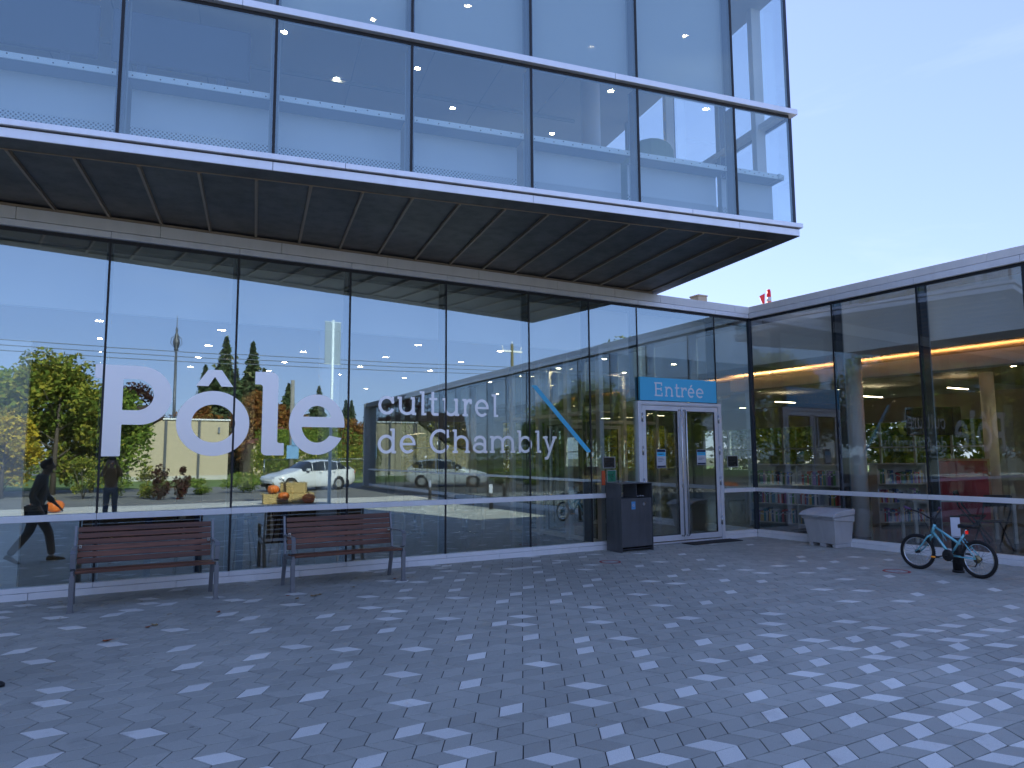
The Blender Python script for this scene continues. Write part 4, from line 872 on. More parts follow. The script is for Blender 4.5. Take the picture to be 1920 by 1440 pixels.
    ch = MB(); ch.tube([(bb[0], -.048, bb[1] + .068), (RX, -.042, r + .034)], .0035, 5); ch.tube([(bb[0], -.048, bb[1] - .068), (.86, -.042, r - .10), (RX, -.042, r - .04)], .0035, 5); ch.build('chain', M['dark'], t)
    dr_ = MB(); dr_.tube([(RX, -.06, r), (RX + .01, -.058, r - .055), (RX - .02, -.055, r - .10)], .008, 6); dr_.tube([(.89, -.06, r + .02), (.97, -.075, r - .02), (.93, -.07, r - .07)], .003, 6); dr_.build('derailleur', M['dark'], t)
    rr = MB(); rr.box(.728, .742, -.024, .024, .545, .59); rr.build('rear_reflector', mat('glowing_red_reflector', (.7, .02, .02), .25, emit=((.7, .02, .01), .25)), t, bevel=.003)  # rear reflector emits a little light of its own, painted-in glow
    ks = MB(); ks.tube([(.60, .05, .24), (.68, .19, .012)], .007, 8); ks.build('kickstand', M['dark'], t)
    return t
bike = make_bike(M['teal'], 'turquoise child\'s mountain bike leaning beside the bollard', (9.87, 6.02, 0), math.atan2(-.993, -.115), R(-3))
# lettering-like stripe on the down tube
mb = MB(); mb.tube([(.335, -.0205, .452), (.41, -.0205, .363)], .0045, 6); mb.build('down_tube_decal', M['paper'], bike)

# ================================================================== FLOOR STICKERS, MAT, LEAVES
def floor_sticker(x, y, r, label, rz):
    t = empty('floor_sticker', (x, y, .0016), rz, label, 'floor sticker', 'round red floor stickers'); mb = MB(); mb.lathe([(r, 0), (r, .0008), (r * .80, .0008), (r * .80, 0)], n=36, caps=False); mb.build('ring', mat('faded_red_vinyl', (.42, .045, .05), .6, var=(14, .25)), t)
    f = MB(); 
    for s_ in (-1, 1): f.prism([(s_ * .055 + math.cos(a) * r * .17, math.sin(a) * r * .55) for a in np.linspace(0, 2 * math.pi, 13)[:-1]], 0, .0008, 'xy')
    f.box(-r * .55, r * .55, -.012, .012, .0009, .0014); f.build('symbol', mat('worn_white_vinyl', (.5, .5, .52), .6, var=(20, .3)), t)
floor_sticker(6.63, 8.78, .165, 'round red floor sticker in front of the litter bin', .4)
floor_sticker(9.42, 6.03, .175, 'round red floor sticker left of the turquoise bicycle', -.3)
mb = MB(); mb.box(-.62, .62, -.16, .16, 0, .012); o = mb.build('door_mat', M['rubber'], None, loc=(9.72, 9.74, .001)); o.rotation_euler.z = .02; tag(o, 'thin black rubber mat on the paving before the right door leaf', 'door mat')
def leaf(x, y, s, rz, m, label):
    n = 9; P = []; 
    for k in range(n):
        a = 2 * math.pi * k / n; rr = s * (.55 + .45 * abs(math.cos(a * 1.5))) * (1 if k else 1.25); P.append((rr * math.cos(a), rr * .7 * math.sin(a), .006 + s * .28 * math.sin(a * 2 + 1) ** 2))
    P.append((0, 0, .004)); mb = MB(); mb.poly(P, [(k, (k + 1) % n, n) for k in range(n)]); mb.tube([(s * .9, 0, .01), (s * 1.7, s * .1, .006)], .0015, 4)
    o = mb.build('fallen_leaf', m, None, loc=(x, y, .001)); o.rotation_euler.z = rz; so = o.modifiers.new('s', 'SOLIDIFY'); so.thickness = .0008
    tag(o, label, 'leaf', 'fallen leaves on the paving'); return o
M['dryleaf'] = mat('dry_orange_leaf', (.30, .08, .02), .7); M['tanleaf'] = mat('dry_tan_leaf', (.30, .22, .11), .8)
LV = [(.02, 7.36, .040, .3, 'dryleaf', 'single curled orange leaf on the open paving below the left bench'), (1.03, 8.10, .034, 1.2, 'dryleaf', 'orange-brown leaf by the front right foot of the left bench'), (.42, 7.80, .045, 2.0, 'tanleaf', 'dry tan leaf on the paving before the middle of the left bench'),
      (.36, 7.74, .030, .7, 'dryleaf', 'small brown leaf touching the tan leaf before the left bench'), (2.10, 8.45, .050, .2, 'tanleaf', 'large dry tan leaf beside the front left foot of the right bench'), (2.18, 8.50, .035, 2.6, 'tanleaf', 'small tan leaf just right of the large one by the right bench'),
      (1.90, 8.40, .035, 1.0, 'tanleaf', 'tan leaf in front of the left foot of the right bench'), (1.84, 8.62, .025, .4, 'dryleaf', 'small orange leaf under the left end of the right bench'), (2.66, 8.76, .028, 2.2, 'tanleaf', 'tan leaf under the middle of the right bench'), (3.30, 9.05, .032, .9, 'dryleaf', 'orange leaf near the right rear leg of the right bench')]
for x, y, s_, rz, m_, lb in LV: leaf(x, y, s_, rz, M[m_], lb)
lt = MB(); lr = random.Random(11)
def chip(x, y, s_):
    a = lr.uniform(0, 3.14); c_, n_ = math.cos(a), math.sin(a); L = s_ * lr.uniform(.6, 2.2); W_ = s_ * .35; z = .0022
    lt.poly([(x - c_ * L + n_ * W_, y - n_ * L - c_ * W_, z), (x + c_ * L + n_ * W_, y + n_ * L - c_ * W_, z), (x + c_ * L - n_ * W_, y + n_ * L + c_ * W_, z + .003), (x - c_ * L - n_ * W_, y - n_ * L + c_ * W_, z + .003)], [(0, 1, 2, 3), (3, 2, 1, 0)] if 0 else [(0, 1, 2, 3)])
for k in range(150): chip(lr.gauss(1.4, 1.6), 9.9 - abs(lr.gauss(0, 1.0)), lr.uniform(.004, .013))
for k in range(60): chip(lr.uniform(3.5, 10.8), 9.92 - abs(lr.gauss(0, .16)), lr.uniform(.003, .010))
for k in range(70): 
    s_ = lr.uniform(.1, 5.2); p = Bf((s_, -.08 - abs(lr.gauss(0, .09)), 0)); chip(p.x, p.y, lr.uniform(.004, .012))
for k in range(30): chip(lr.uniform(0, 8), lr.uniform(3.5, 8.5), lr.uniform(.003, .007))
o = lt.build('leaf_litter', M['tanleaf'], None, fix=False); tag(o, 'scattered chips of dry leaves and grit on the paving', 'leaf litter', kind='stuff')

# ================================================================== ROOF ITEMS
M['hi_red'] = mat('glowing_red_plastic', (.72, .03, .025), .45, emit=((.7, .02, .02), .12)); M['hi_white'] = mat('reflective_white_band', (.8, .8, .8), .5)  # red has a faint emission added, though post and flag are no lamps
t = empty('traffic_delineator', (15.36, 13.0, 4.52), 0, 'red and white banded traffic delineator post standing on the low roof', 'delineator')
z0 = 0
for k, (h, m_) in enumerate(((.06, 'hi_red'), (.95, 'hi_red'), (.14, 'hi_white'), (.06, 'hi_red'), (.12, 'hi_white'), (.16, 'hi_red'))):
    r_ = .2 if k == 0 else (.062 if k < 5 else .055); mb = MB(); mb.lathe([(r_, z0), (r_ * (.97 if k else .9), z0 + h), (.0001, z0 + h)], n=20); mb.build('base' if k == 0 else 'band', M[m_], t); z0 += h + (.0 if k else 0)
mb = MB(); mb.lathe([(.05, z0), (.045, z0 + .05), (.03, z0 + .06), (.0001, z0 + .06)], n=18); mb.build('cap', M['hi_red'], t)
t = empty('warning_pennant', (15.13, 13.0, 4.52), 0, 'red triangular pennant on a white line beside the delineator', 'pennant')
mb = MB(); mb.prism([(-.16, 1.31), (.07, 1.42), (.04, 1.02)], -.004, .004, 'xz'); mb.build('flag', M['hi_red'], t)
mb = MB(); mb.tube([(-.62, -.9, .02), (-.15, 0, 1.32), (.08, 0, 1.43)], .006, 6); mb.build('line', M['white'], t)
t = empty('roof_vent', (13.75, 14.0, 4.52), 0, 'beige box vent rising above the roof left of the corner', 'vent')
mb = MB(); mb.box(-.16, .16, -.16, .16, 0, 1.36); mb.build('box', mat('beige_metal', (.55, .45, .32), .6), t, bevel=.01)
mb = MB(); mb.box(-.175, .175, -.175, .175, 1.362, 1.40); mb.build('cap', mat('beige_metal', (.55, .45, .32), .6), t, bevel=.004)

# ================================================================== TREES AND PLANTS
def leaf_mesh(name, pts, size, m, flat=.3, seed=1):
    """many small leaf-sized faces around the given points"""
    g = np.random.default_rng(seed); n = len(pts); P = np.asarray(pts, float)
    a = g.normal(size=(n, 3)); a[:, 2] *= .6; a /= np.linalg.norm(a, axis=1)[:, None]; b = g.normal(size=(n, 3)); b -= (b * a).sum(1)[:, None] * a; b /= np.linalg.norm(b, axis=1)[:, None]
    s = size * g.uniform(.6, 1.4, n)[:, None]; V = np.stack([P - a * s - b * s * .45, P + a * s * .1 - b * s * .62, P + a * s, P + a * s * .1 + b * s * .62], 1).reshape(-1, 3)
    F = np.arange(4 * n).reshape(-1, 4)
    me = bpy.data.meshes.new(name); me.from_pydata(V.tolist(), [], F.tolist()); me.materials.append(m); me.update(); return me
def crown_points(n, rx, rz, z0, seed, blobs=26, cone=0):
    g = np.random.default_rng(seed); P = []
    if cone:
        for k in range(n):
            u = g.random() ** .7; z = z0 + (1 - u) * rz * 2; tier = (z * 1.7) % 1.0; r = rx * u * (.45 + .55 * (1 - tier)) * (g.random() ** .45); a = g.uniform(0, 6.283)
            a = round(a / .52) * .52 + g.normal(0, .2) + int(z * 1.7) * .7; r *= .62 + .38 * math.sin(a * 2.3 + z * 1.9 + seed) * math.cos(z * 2.7 + a) + .2 * g.random(); P.append((r * math.cos(a), r * math.sin(a), z - r * .28 + g.normal(0, .08)))
        return P
    C = []
    for k in range(blobs):
        a = g.uniform(0, 6.283); u = g.uniform(-1, 1); q = (1 - u * u) ** .5 * g.uniform(.45, .85); C.append((rx * q * math.cos(a), rx * q * math.sin(a), z0 + rz + rz * u * .75, g.uniform(.28, .5)))
    for k in range(n):
        c = C[g.integers(len(C))]; d = g.normal(size=3); d /= np.linalg.norm(d); rr = g.random() ** .5 * c[3]
        P.append((c[0] + d[0] * rx * rr, c[1] + d[1] * rx * rr, c[2] + d[2] * rz * rr * .9))
    return P
def make_tree(name, h, rx, m, seed, n=3600, size=.13, cone=0, trunk_h=None, cat='tree'):
    t = empty(name); th = trunk_h if trunk_h is not None else h * .28; rz = (h - th) / 2
    g = random.Random(seed); tk = MB(); top = h * (.97 if cone else .72)
    tk.tube([(0, 0, -.1), (g.uniform(-.1, .1), g.uniform(-.1, .1), h * .3), (g.uniform(-.2, .2), g.uniform(-.2, .2), top)], [h * .022, h * .016, h * .004], 9)
    for k in range(9 if not cone else 0):
        z = th * .8 + (top - th * .8) * k / 10; a = g.uniform(0, 6.28); L = rx * g.uniform(.5, .85); tk.tube([(0, 0, z), (math.cos(a) * L * .5, math.sin(a) * L * .5, z + L * .35), (math.cos(a) * L, math.sin(a) * L, z + L * .6)], [h * .008, h * .005, h * .002], 6)
    tk.build('trunk', M['bark'], t)
    me = leaf_mesh('crown', crown_points(n, rx, rz, th, seed, cone=cone), size, m, seed=seed); o = bpy.data.objects.new('crown', me); col.objects.link(o); o.parent = t
    return t
def place(t, x, y, rz, s, label, group=None, cat='tree', first=False):
    o = t if first else copy_tree(t); o.location = (x, y, -.05); o.rotation_euler.z = rz; o.scale = (s, s, s); tag(o, label, cat, group); return o
tA = make_tree('leafy_tree', 6.2, 2.6, M['leaf_mix'], 5, 12000, .11, trunk_h=.4)
place(tA, -2.3, -18.5, 0, 1.02, 'green and gold leafy tree reflected left of the big P', 'reflected leafy trees', first=True)
tB = make_tree('leafy_tree', 5.6, 2.6, M['leaf_green'], 9, 11000, .12, trunk_h=.3); place(tB, -5.6, -21, .5, 1.1, 'dense green leafy tree reflected at the far left edge', 'reflected leafy trees', first=True)
place(tB, -9.5, -20, 2.5, 1.2, 'dense green leafy tree beyond the left edge of the reflection', 'reflected leafy trees')
place(tB, -.7, -19.5, 1.1, .92, 'green leafy tree reflected immediately left of the stem of the big P', 'reflected leafy trees')
tC = make_tree('yellow_tree', 3.6, 1.5, M['leaf_yellow'], 13, 5000, .085, trunk_h=.3); place(tC, -3.9, -16.2, 0, 1.0, 'low bright yellow tree reflected behind the walking person', None, first=True)
place(tC, -5.9, -16.0, 1.7, .9, 'second low yellow tree reflected at the very left edge')
tD = make_tree('purple_tree', 8.2, 3.4, M['leaf_purple'], 17, 5200, .15, trunk_h=2.6); place(tD, 1.6, -48, 0, 1.0, 'sparse purple-brown tree reflected inside the big P', None, first=True)
tE = make_tree('conifer', 14.5, 6.4, M['needle'], 21, 13000, .26, cone=1, trunk_h=.8)
for i, (x, y, s, lb) in enumerate(((10.3, -60, 1.0, 'tallest dark conifer reflected above the circumflex of the big lettering'), (12.9, -61, .98, 'tall conifer reflected just right of the second mullion'), (8.4, -62, .80, 'medium conifer reflected left of the tallest one'), (14.6, -63, .80, 'medium conifer reflected above the big letter l'), (17.6, -64, .70, 'conifer reflected between the letters l and e'), (21.6, -66, .70, 'conifer reflected above the letter e'), (24.6, -64, .58, 'small conifer reflected right of the letter e'), (27.4, -66, .56, 'small conifer reflected above the far end of the wing'), (31, -66, .52, 'smallest conifer reflected by the far end of the wing'))):
    place(tE, x, y, i * 1.3, s, lb, 'reflected conifers', first=(i == 0))
tF = make_tree('orange_tree', 8.6, 3.0, M['leaf_orange'], 25, 6500, .19, trunk_h=.6); place(tF, 12.4, -52, 0, 1.0, 'rust-orange autumn tree reflected beside the big letter l', 'reflected autumn trees', first=True)
place(tF, 16.0, -52, 2, .72, 'smaller rust-orange tree reflected left of the letter e', 'reflected autumn trees'); place(tF, 6.9, -52, 1, .84, 'orange-green tree reflected left of the circumflex', 'reflected autumn trees')
place(tF, 21, -50, 4, .66, 'low rust-coloured tree reflected behind the letter e', 'reflected autumn trees')
for i, (x, y, s) in enumerate(((13, -46, .55), (17, -47, .62), (25, -48, .62), (30, -48, .7), (35, -46, .8))): place(tB, x, y, i, s * 1.4, 'rounded green tree in the reflected row behind the hedge', 'reflected green trees')
# trees beyond the far windows and to the sides
for i, (x, y) in enumerate(((-7, 33), (-2, 35), (3, 33.5), (8, 34), (13, 33), (18, 35), (23, 33.5), (29, 34))): place(tA if i % 2 else tB, x, y, i * .9, 1.35, 'leafy tree seen through the far windows behind the lobby', 'trees beyond the far windows')
for i, (x, y) in enumerate(((30, 26), (31, 19), (30.5, 12), (31, 5), (30, -2), (31, -9), (30, -17))): place(tB if i % 2 else tA, x, y, i * 1.1, 1.45, 'leafy tree seen through the side windows behind the wing', 'trees beyond the side windows')
for i, (x, y) in enumerate(((-14, 4), (-17, -2), (-16, -9), (-20, 10), (-24, 3))): place(tB if i % 2 else tA, x, y, i * 1.4, 1.3, 'leafy tree left of the plaza, mirrored in the wing glass', 'trees left of the plaza')
def bush(name, x, y, rx, h, m, seed, n, size, label, cat='shrub', group=None, z=-.05):
    P = crown_points(n, rx, h / 2, .02, seed, blobs=10); t = empty(name, (x, y, z), 0, label, cat, group); o = bpy.data.objects.new('foliage', leaf_mesh('foliage', P, size, m, seed=seed)); col.objects.link(o); o.parent = t
    s = MB()
    for k in range(7): a = k * .9; s.tube([(0, 0, 0), (math.cos(a) * rx * .5, math.sin(a) * rx * .5, h * .7)], [.015, .005], 5)
    s.build('stems', M['bark'], t); return t
bush('shrub', 1.35, -13.2, .75, 1.35, M['leaf_mix'], 31, 1300, .05, 'scrubby green shrub reflected below the big P')
bush('shrub', -.9, -13.6, .85, 1.75, M['leaf_mix'], 32, 1200, .05, 'thin grey-green shrub reflected right of the walking person')
bush('shrub', .2, -14.2, .8, 1.6, M['leaf_green'], 33, 1100, .05, 'dark green shrub reflected left of the big P')
bush('burgundy_plant', 1.75, -11.6, .38, 1.35, M['leaf_purple'], 34, 700, .06, 'rounded burgundy plant reflected at left of the pair under the big P', group='burgundy plants')
bush('burgundy_plant', 2.45, -11.7, .42, 1.40, M['leaf_purple'], 35, 700, .06, 'rounded burgundy plant reflected at right of the pair under the big P', group='burgundy plants')
bush('shrub', 5.4, -15.5, 1.1, .95, M['leaf_green'], 36, 1500, .05, 'clipped green shrub reflected below the letter o')
bush('shrub', 3.6, -15.0, .8, .9, M['leaf_green'], 37, 1100, .05, 'low green shrub reflected left of the clipped one')
def hedge(x0, x1, y, h, m, seed, label):
    g = np.random.default_rng(seed); n = int((x1 - x0) * 420); X = g.uniform(x0, x1, n); Z = g.random(n) ** .7 * (h + .25 * np.sin(X * 1.9 + seed) + .15 * np.sin(X * 5.1)); Y = y + g.normal(0, .35, n)
    o = bpy.data.objects.new('hedge', leaf_mesh('hedge', np.stack([X, Y, Z], 1), .085, m, seed=seed)); col.objects.link(o); tag(o, label, 'hedge')
hedge(8.2, 24, -31, 2.3, M['leaf_mix'], 3, 'mixed green and gold hedge reflected behind the white car'); hedge(-14, 8, -41.5, 2.2, M['leaf_green'], 8, 'long low green hedge reflected behind and left of the beige hall'); hedge(10, 26, -40, 3.6, M['leaf_green'], 6, 'taller dark green hedge reflected behind the first one')
def fence(x0, x1, y, h):
    t = empty('chain_link_fence', (x0, y, -.05), 0, 'grey chain-link fence reflected in front of the hedge', 'fence'); L = x1 - x0; f = MB(); x = 0
    while x <= L: f.tube([(x, 0, 0), (x, 0, h)], .03, 7); x += 2.5
    f.build('posts', M['steel'], t); r_ = MB(); r_.tube([(0, 0, h), (L, 0, h)], .022, 6); r_.tube([(0, 0, .06), (L, 0, .06)], .012, 5); r_.build('rail', M['steel'], t)
    w_ = MB(); x = -h
    while x < L:
        a0 = max(0, -x); a1 = min(h, L - x)
        if a1 > a0: w_.tube([(x + a0, 0, a0), (x + a1, 0, a1)], .004, 3, cap=False); w_.tube([(x + a0, 0, h - a0), (x + a1, 0, h - a1)], .004, 3, cap=False)
        x += .16
    w_.build('wire_mesh', M['steel'], t)
fence(8.5, 23, -27.5, 1.5)
def screen(x, y0, y1, h, m, seed, label, alongx=False):
    g = np.random.default_rng(seed); n = int(abs(y1 - y0) * 480); Yv = g.uniform(y0, y1, n); Z = g.random(n) ** .8 * (h + .5 * np.sin(Yv * .9 + seed) + .25 * np.sin(Yv * 2.7)); Xv = x + g.normal(0, .5, n)
    o = bpy.data.objects.new('tree_screen', leaf_mesh('tree_screen', np.stack([Yv, Xv, Z] if alongx else [Xv, Yv, Z], 1), .17, m, seed=seed)); col.objects.link(o); tag(o, label, 'foliage', kind='stuff')
screen(27.8, -18, 27, 4.4, M['leaf_mix'], 41, 'dense gold and green foliage outside the side windows of the wing')
screen(30.5, -8, 27, 2.5, M['leaf_yellow'], 43, 'golden undergrowth outside the far windows of the lobby', True)
# utility pole with notices, lamp posts, mast, far pole
t = empty('utility_pole', (10.0, -26.6, -.05), 0, 'wooden utility pole with blue notices reflected between the letters l and e', 'utility pole')
mb = MB(); mb.tube([(0, 0, 0), (0, 0, 6.6)], [.17, .12], 12); mb.build('pole', mat('weathered_pole', (.28, .26, .22), .9, var=(3, .2)), t)
for z, x in ((2.35, .35), (1.55, .05)):
    mb = MB(); mb.box(x - .38, x + .38, .16, .19, z, z + .85); mb.build('notice', mat('pale_blue_board', (.18, .36, .58), .5), t)
t = empty('utility_pole', (28.2, -30, -.05), 0, 'pole with a cross-arm and insulators reflected above the wing roof', 'utility pole')
mb = MB(); mb.tube([(0, 0, 0), (0, 0, 10.8)], [.18, .12], 10); mb.build('pole', M['stalk'], t)
mb = MB(); mb.box(-1.0, 1.0, -.06, .06, 10.1, 10.25); mb.tube([(-.8, 0, 10.2), (-.95, 0, 10.6)], .04, 6); mb.tube([(.8, 0, 10.2), (.95, 0, 10.6)], .04, 6); mb.tube([(0, 0, 10.7), (0, 0, 11.0)], .04, 6); mb.build('cross_arm', M['white'], t)
t = empty('banner_pole', (5.75, -1.4, 0), 0, 'slim pale pole with a white banner reflected right of the letter e', 'banner pole')
mb = MB(); mb.tube([(0, 0, 0), (.02, 0, 5.8)], [.055, .04], 12); mb.build('pole', M['rail'], t); mb = MB(); mb.lathe([(.10, 0), (.10, .02), (.055, .03), (.05, .12)], n=16); mb.build('base', M['rail'], t)
mb = MB(); mb.box(-.24, .27, -.012, .012, 4.45, 5.72); mb.build('banner', mat('pale_banner', (.30, .38, .46), .7), t); mb = MB(); mb.tube([(-.26, 0, 5.74), (.29, 0, 5.74)], .014, 6); mb.tube([(-.26, 0, 4.43), (.29, 0, 4.43)], .014, 6); mb.build('banner_arm', M['rail'], t)
t = empty('church_mast', (6.1, -72, -.05), 0, 'tall thin ornamental mast reflected above the big P', 'mast')
mb = MB(); mb.tube([(0, 0, 0), (0, 0, 14.4)], [.22, .14], 10); mb.build('pole', M['charcoal'], t)
mb = MB(); mb.lathe([(.14, 14.4), (.30, 14.5), (.18, 14.7), (.36, 15.2), (.40, 15.5), (.20, 15.9), (.22, 16.3), (.10, 16.6), (.16, 16.9), (.05, 17.3), (.03, 18.6), (.0001, 18.7)], n=14)
for k in range(6): a = k * 1.047; mb.tube([(.15 * math.cos(a), .15 * math.sin(a), 14.7), (.62 * math.cos(a), .62 * math.sin(a), 15.3), (.55 * math.cos(a), .55 * math.sin(a), 15.9), (.2 * math.cos(a), .2 * math.sin(a), 16.2)], .035, 6)
mb.build('finial', M['charcoal'], t)
for k in range(3):
    pts = [(-60 + 4.5 * i, -44 + k * .4, 9.6 + k * .35 + 1.6 * ((i - 14) / 14) ** 2) for i in range(29)]; mb = MB(); mb.tube(pts, .03, 4); o = mb.build('overhead_cable', M['greyink'], None); tag(o, 'thin overhead cable sagging across the reflected sky', 'cable', 'overhead cables')

# ================================================================== REFLECTED BUILDINGS
M['beige'] = mat('beige_stucco', (.52, .43, .29), .9, var=(6, .10), bump=(30, .4)); M['brown_roof'] = mat('brown_shingles', (.06, .04, .035), .9, var=(5, .25))
t = empty('beige_hall', (0, -38, -.05), 0, 'long beige stucco hall with dark pilasters reflected behind the big lettering', 'building')
mb = MB(); mb.prism([(-1.6, 0), (7.9, 0), (7.9, 4.5), (3.1, 4.5), (.5, 2.8), (-1.6, 1.9)], -14, 0, 'xz'); mb.build('wall', M['beige'], t)
for x, z in ((1.0, 3.1), (3.35, 4.5), (5.64, 4.5)):
    mb = MB(); mb.box(x - .09, x + .09, .005, .10, .1, z - .05); mb.build('pilaster', M['charcoal'], t)
mb = MB(); mb.prism([(-1.9, 1.95), (.5, 2.95), (3.1, 4.65), (3.1, 5.6), (-1.0, 5.3)], -14.2, .18, 'xz'); mb.build('roof', M['brown_roof'], t)
mb = MB(); mb.box(3.12, 8.0, .0, .12, 4.51, 4.62); mb.build('coping', M['alu_fascia'], t); mb = MB(); mb.box(-1.6, 7.9, .004, .06, -.0, .35); mb.build('plinth', M['concrete'], t)
mb = MB(); mb.box(7.05, 7.2, .01, .12, 3.55, 4.0); mb.build('wall_lamp', M['greyink'], t)
for i, (x, y, w_, d_, h_, lb) in enumerate(((26.5, -52, 4.5, 6, 3.6, 'small distant house with a pale wall reflected left of the wing end'), (13.5, -50, 5, 6, 2.9, 'low distant house with a brick-red roof reflected behind the letter e'))):
    t = empty('distant_house', (x, y, -.05), 0, lb, 'house', 'distant houses'); mb = MB(); mb.box(-w_ / 2, w_ / 2, -d_ / 2, d_ / 2, 0, h_); mb.build('wall', [M['white'], M['beige']][i], t)
    mb = MB(); mb.prism([(-w_ / 2 - .3, h_), (w_ / 2 + .3, h_), (0, h_ + 1.5)], -d_ / 2 - .3, d_ / 2 + .3, 'xz'); mb.build('roof', [M['brown_roof'], mat('brick_red_tiles', (.22, .07, .05), .8)][i], t)
    for x2 in (-1.1, 1.1): mb = MB(); mb.box(x2 - .4, x2 + .4, d_ / 2 + .005, d_ / 2 + .05, 1.1, 2.2); mb.build('window', M['navy'], t)

# ================================================================== CARS
M['car_white'] = mat('white_car_paint', (.68, .70, .72), .3, coat=.6); M['car_glass'] = mat('dark_car_glass', (.02, .025, .03), .08, spec=.8)
def make_car():
    t = empty('parked_car'); S = []   # x from front (0) to rear (4.4): half width, sill z, belt z, roof z, roof half width
    st = [(0.0, .55, .42, .60, .62, .50), (.12, .74, .24, .72, .74, .66), (.55, .84, .20, .84, .86, .76), (1.15, .88, .20, .93, .97, .80), (1.45, .89, .20, .96, 1.10, .76), (2.05, .90, .20, .97, 1.44, .62), (2.6, .90, .20, .98, 1.52, .62), (3.2, .90, .20, 1.0, 1.50, .62), (3.75, .89, .21, 1.03, 1.42, .60), (4.05, .87, .26, 1.05, 1.22, .60), (4.30, .82, .36, 1.02, 1.06, .66), (4.42, .70, .46, .86, .88, .6)]
    def ring(q):
        x, hw, zs, zb, zr, rw = q; return [(x, hw * .90, zs), (x, hw, zs + .10), (x, hw * 1.0, (zs + zb) * .5), (x, hw * .965, zb), (x, rw + (hw * .95 - rw) * .12, zb + (zr - zb) * .86), (x, rw * .72, zr), (x, 0, zr + .012)]
    P = []; n = 7; L = len(st)
    for q in st:
        r_ = ring(q); P += r_ + [(p[0], -p[1], p[2]) for p in r_[-2::-1]]
    m_ = 2 * n - 1; body = MB(); gl = MB(); bF = []; gF = []
    for i in range(L - 1):
        for k in range(m_ - 1):
            f = (i * m_ + k, (i + 1) * m_ + k, (i + 1) * m_ + k + 1, i * m_ + k + 1); kk = min(k, m_ - 2 - k)
            isg = (kk == 3 and 4 <= i <= 8) or (kk >= 4 and i == 4) or (kk >= 4 and i == 8)
            (gF if isg else bF).append(f)
    bF.append(tuple(range(m_))); bF.append(tuple(range((L - 1) * m_, L * m_))[::-1])
    body.poly(P, bF, 0, True); bo_ = body.build('body', M['car_white'], t); gl.poly(P, gF, 0, True); g_ = gl.build('windows', M['car_glass'], t)
    pl = MB()
    for s_ in (-1, 1):
        for x in (2.0, 2.72, 3.5): pl.tube([(x, s_ * .895, .97), (x + .05, s_ * .68, 1.40)], .022, 6)
    pl.build('pillar', M['car_white'], t)
    for x in (.82, 3.55):
        for s_ in (-1, 1):
            w_ = bpy.data.objects.new('wheel', None); col.objects.link(w_); w_.parent = t; w_.location = (x, s_ * .82, .33)
            a = MB(); a.lathe([(.20, -.10), (.31, -.10), (.33, -.07), (.33, .07), (.31, .10), (.20, .10)], n=28, axis='y', caps=False); a.build('tyre', M['rubber'], w_)
            b = MB(); b.lathe([(.20, .085 * s_), (.19, .05 * s_), (.05, .075 * s_), (.0001, .08 * s_)], n=20, axis='y')
            for q in range(5): an = q * 1.257; b.tube([(.04 * math.cos(an), .085 * s_, .04 * math.sin(an)), (.19 * math.cos(an), .095 * s_, .19 * math.sin(an))], .018, 5)
            b.build('rim', M['silver'], w_); c_ = MB(); c_.lathe([(.37, s_ * .072), (.0001, s_ * .0725)], (0, 0, .0), 26, 'y'); c_.build('wheel_arch', M['dark'], w_)
    for s_ in (-1, 1):
        h = MB(); h.box(.06, .30, s_ * .52 - .14, s_ * .52 + .14, .60, .70); h.build('headlight', M['silver'], t, bevel=.02)
        r_ = MB(); r_.box(4.22, 4.40, s_ * .60 - .18, s_ * .60 + .18, .84, .96); r_.build('tail_light', mat('red_lens', (.4, .01, .01), .2), t, bevel=.02)
        d = MB()
        for x in (2.35, 3.2): d.box(x, x + .16, s_ * .905 - .012, s_ * .905 + .012, .88, .905)
        d.build('door_handle', M['silver'], t); mr_ = MB(); mr_.box(1.62, 1.80, s_ * .95 - .09, s_ * .95 + .09, .98, 1.10); mr_.build('mirror', M['car_white'], t, bevel=.03)
    sp = MB(); sp.box(3.85, 4.25, -.55, .55, 1.40, 1.435); sp.build('spoiler', M['car_white'], t, bevel=.012)
    return t
car = make_car(); car.location = (6.35, -15.0, -.06); car.rotation_euler.z = math.atan2(-1.4, 4.1); tag(car, 'white hatchback parked broadside, reflected behind the hay bales', 'car')

# ================================================================== HAY, PUMPKINS, RED BICYCLE
M['hay'] = mat('straw', (.46, .33, .13), .95, var=(30, .35), bump=(60, .9))
def hay(x, y, z, l_, w_, h_, rz, label):
    t = empty('hay_bale', (x, y, z), rz, label, 'hay bale', 'hay bales'); mb = MB(); mb.box(-l_ / 2, l_ / 2, -w_ / 2, w_ / 2, 0, h_); mb.build('bale', M['hay'], t, bevel=.03)
    s = MB(); g = random.Random(int(x * 100) + 5)
    for k in range(260):
        p = Vector((g.uniform(-l_ / 2, l_ / 2) * 1.04, g.uniform(-w_ / 2, w_ / 2) * 1.05, g.choice((0, h_, h_, g.uniform(0, h_))))); d = Vector((g.gauss(0, 1), g.gauss(0, 1), g.gauss(0, .5))).normalized() * g.uniform(.05, .12); s.tube([p - d, p + d], .0035, 3, cap=False)
    s.build('loose_straw', M['hay'], t)
hay(5.35, -5.25, 0, 1.7, .5, .34, .12, 'lower straw bale of the reflected harvest display'); hay(5.55, -5.35, .345, .85, .45, .36, .4, 'upper straw bale stacked on the reflected harvest display')
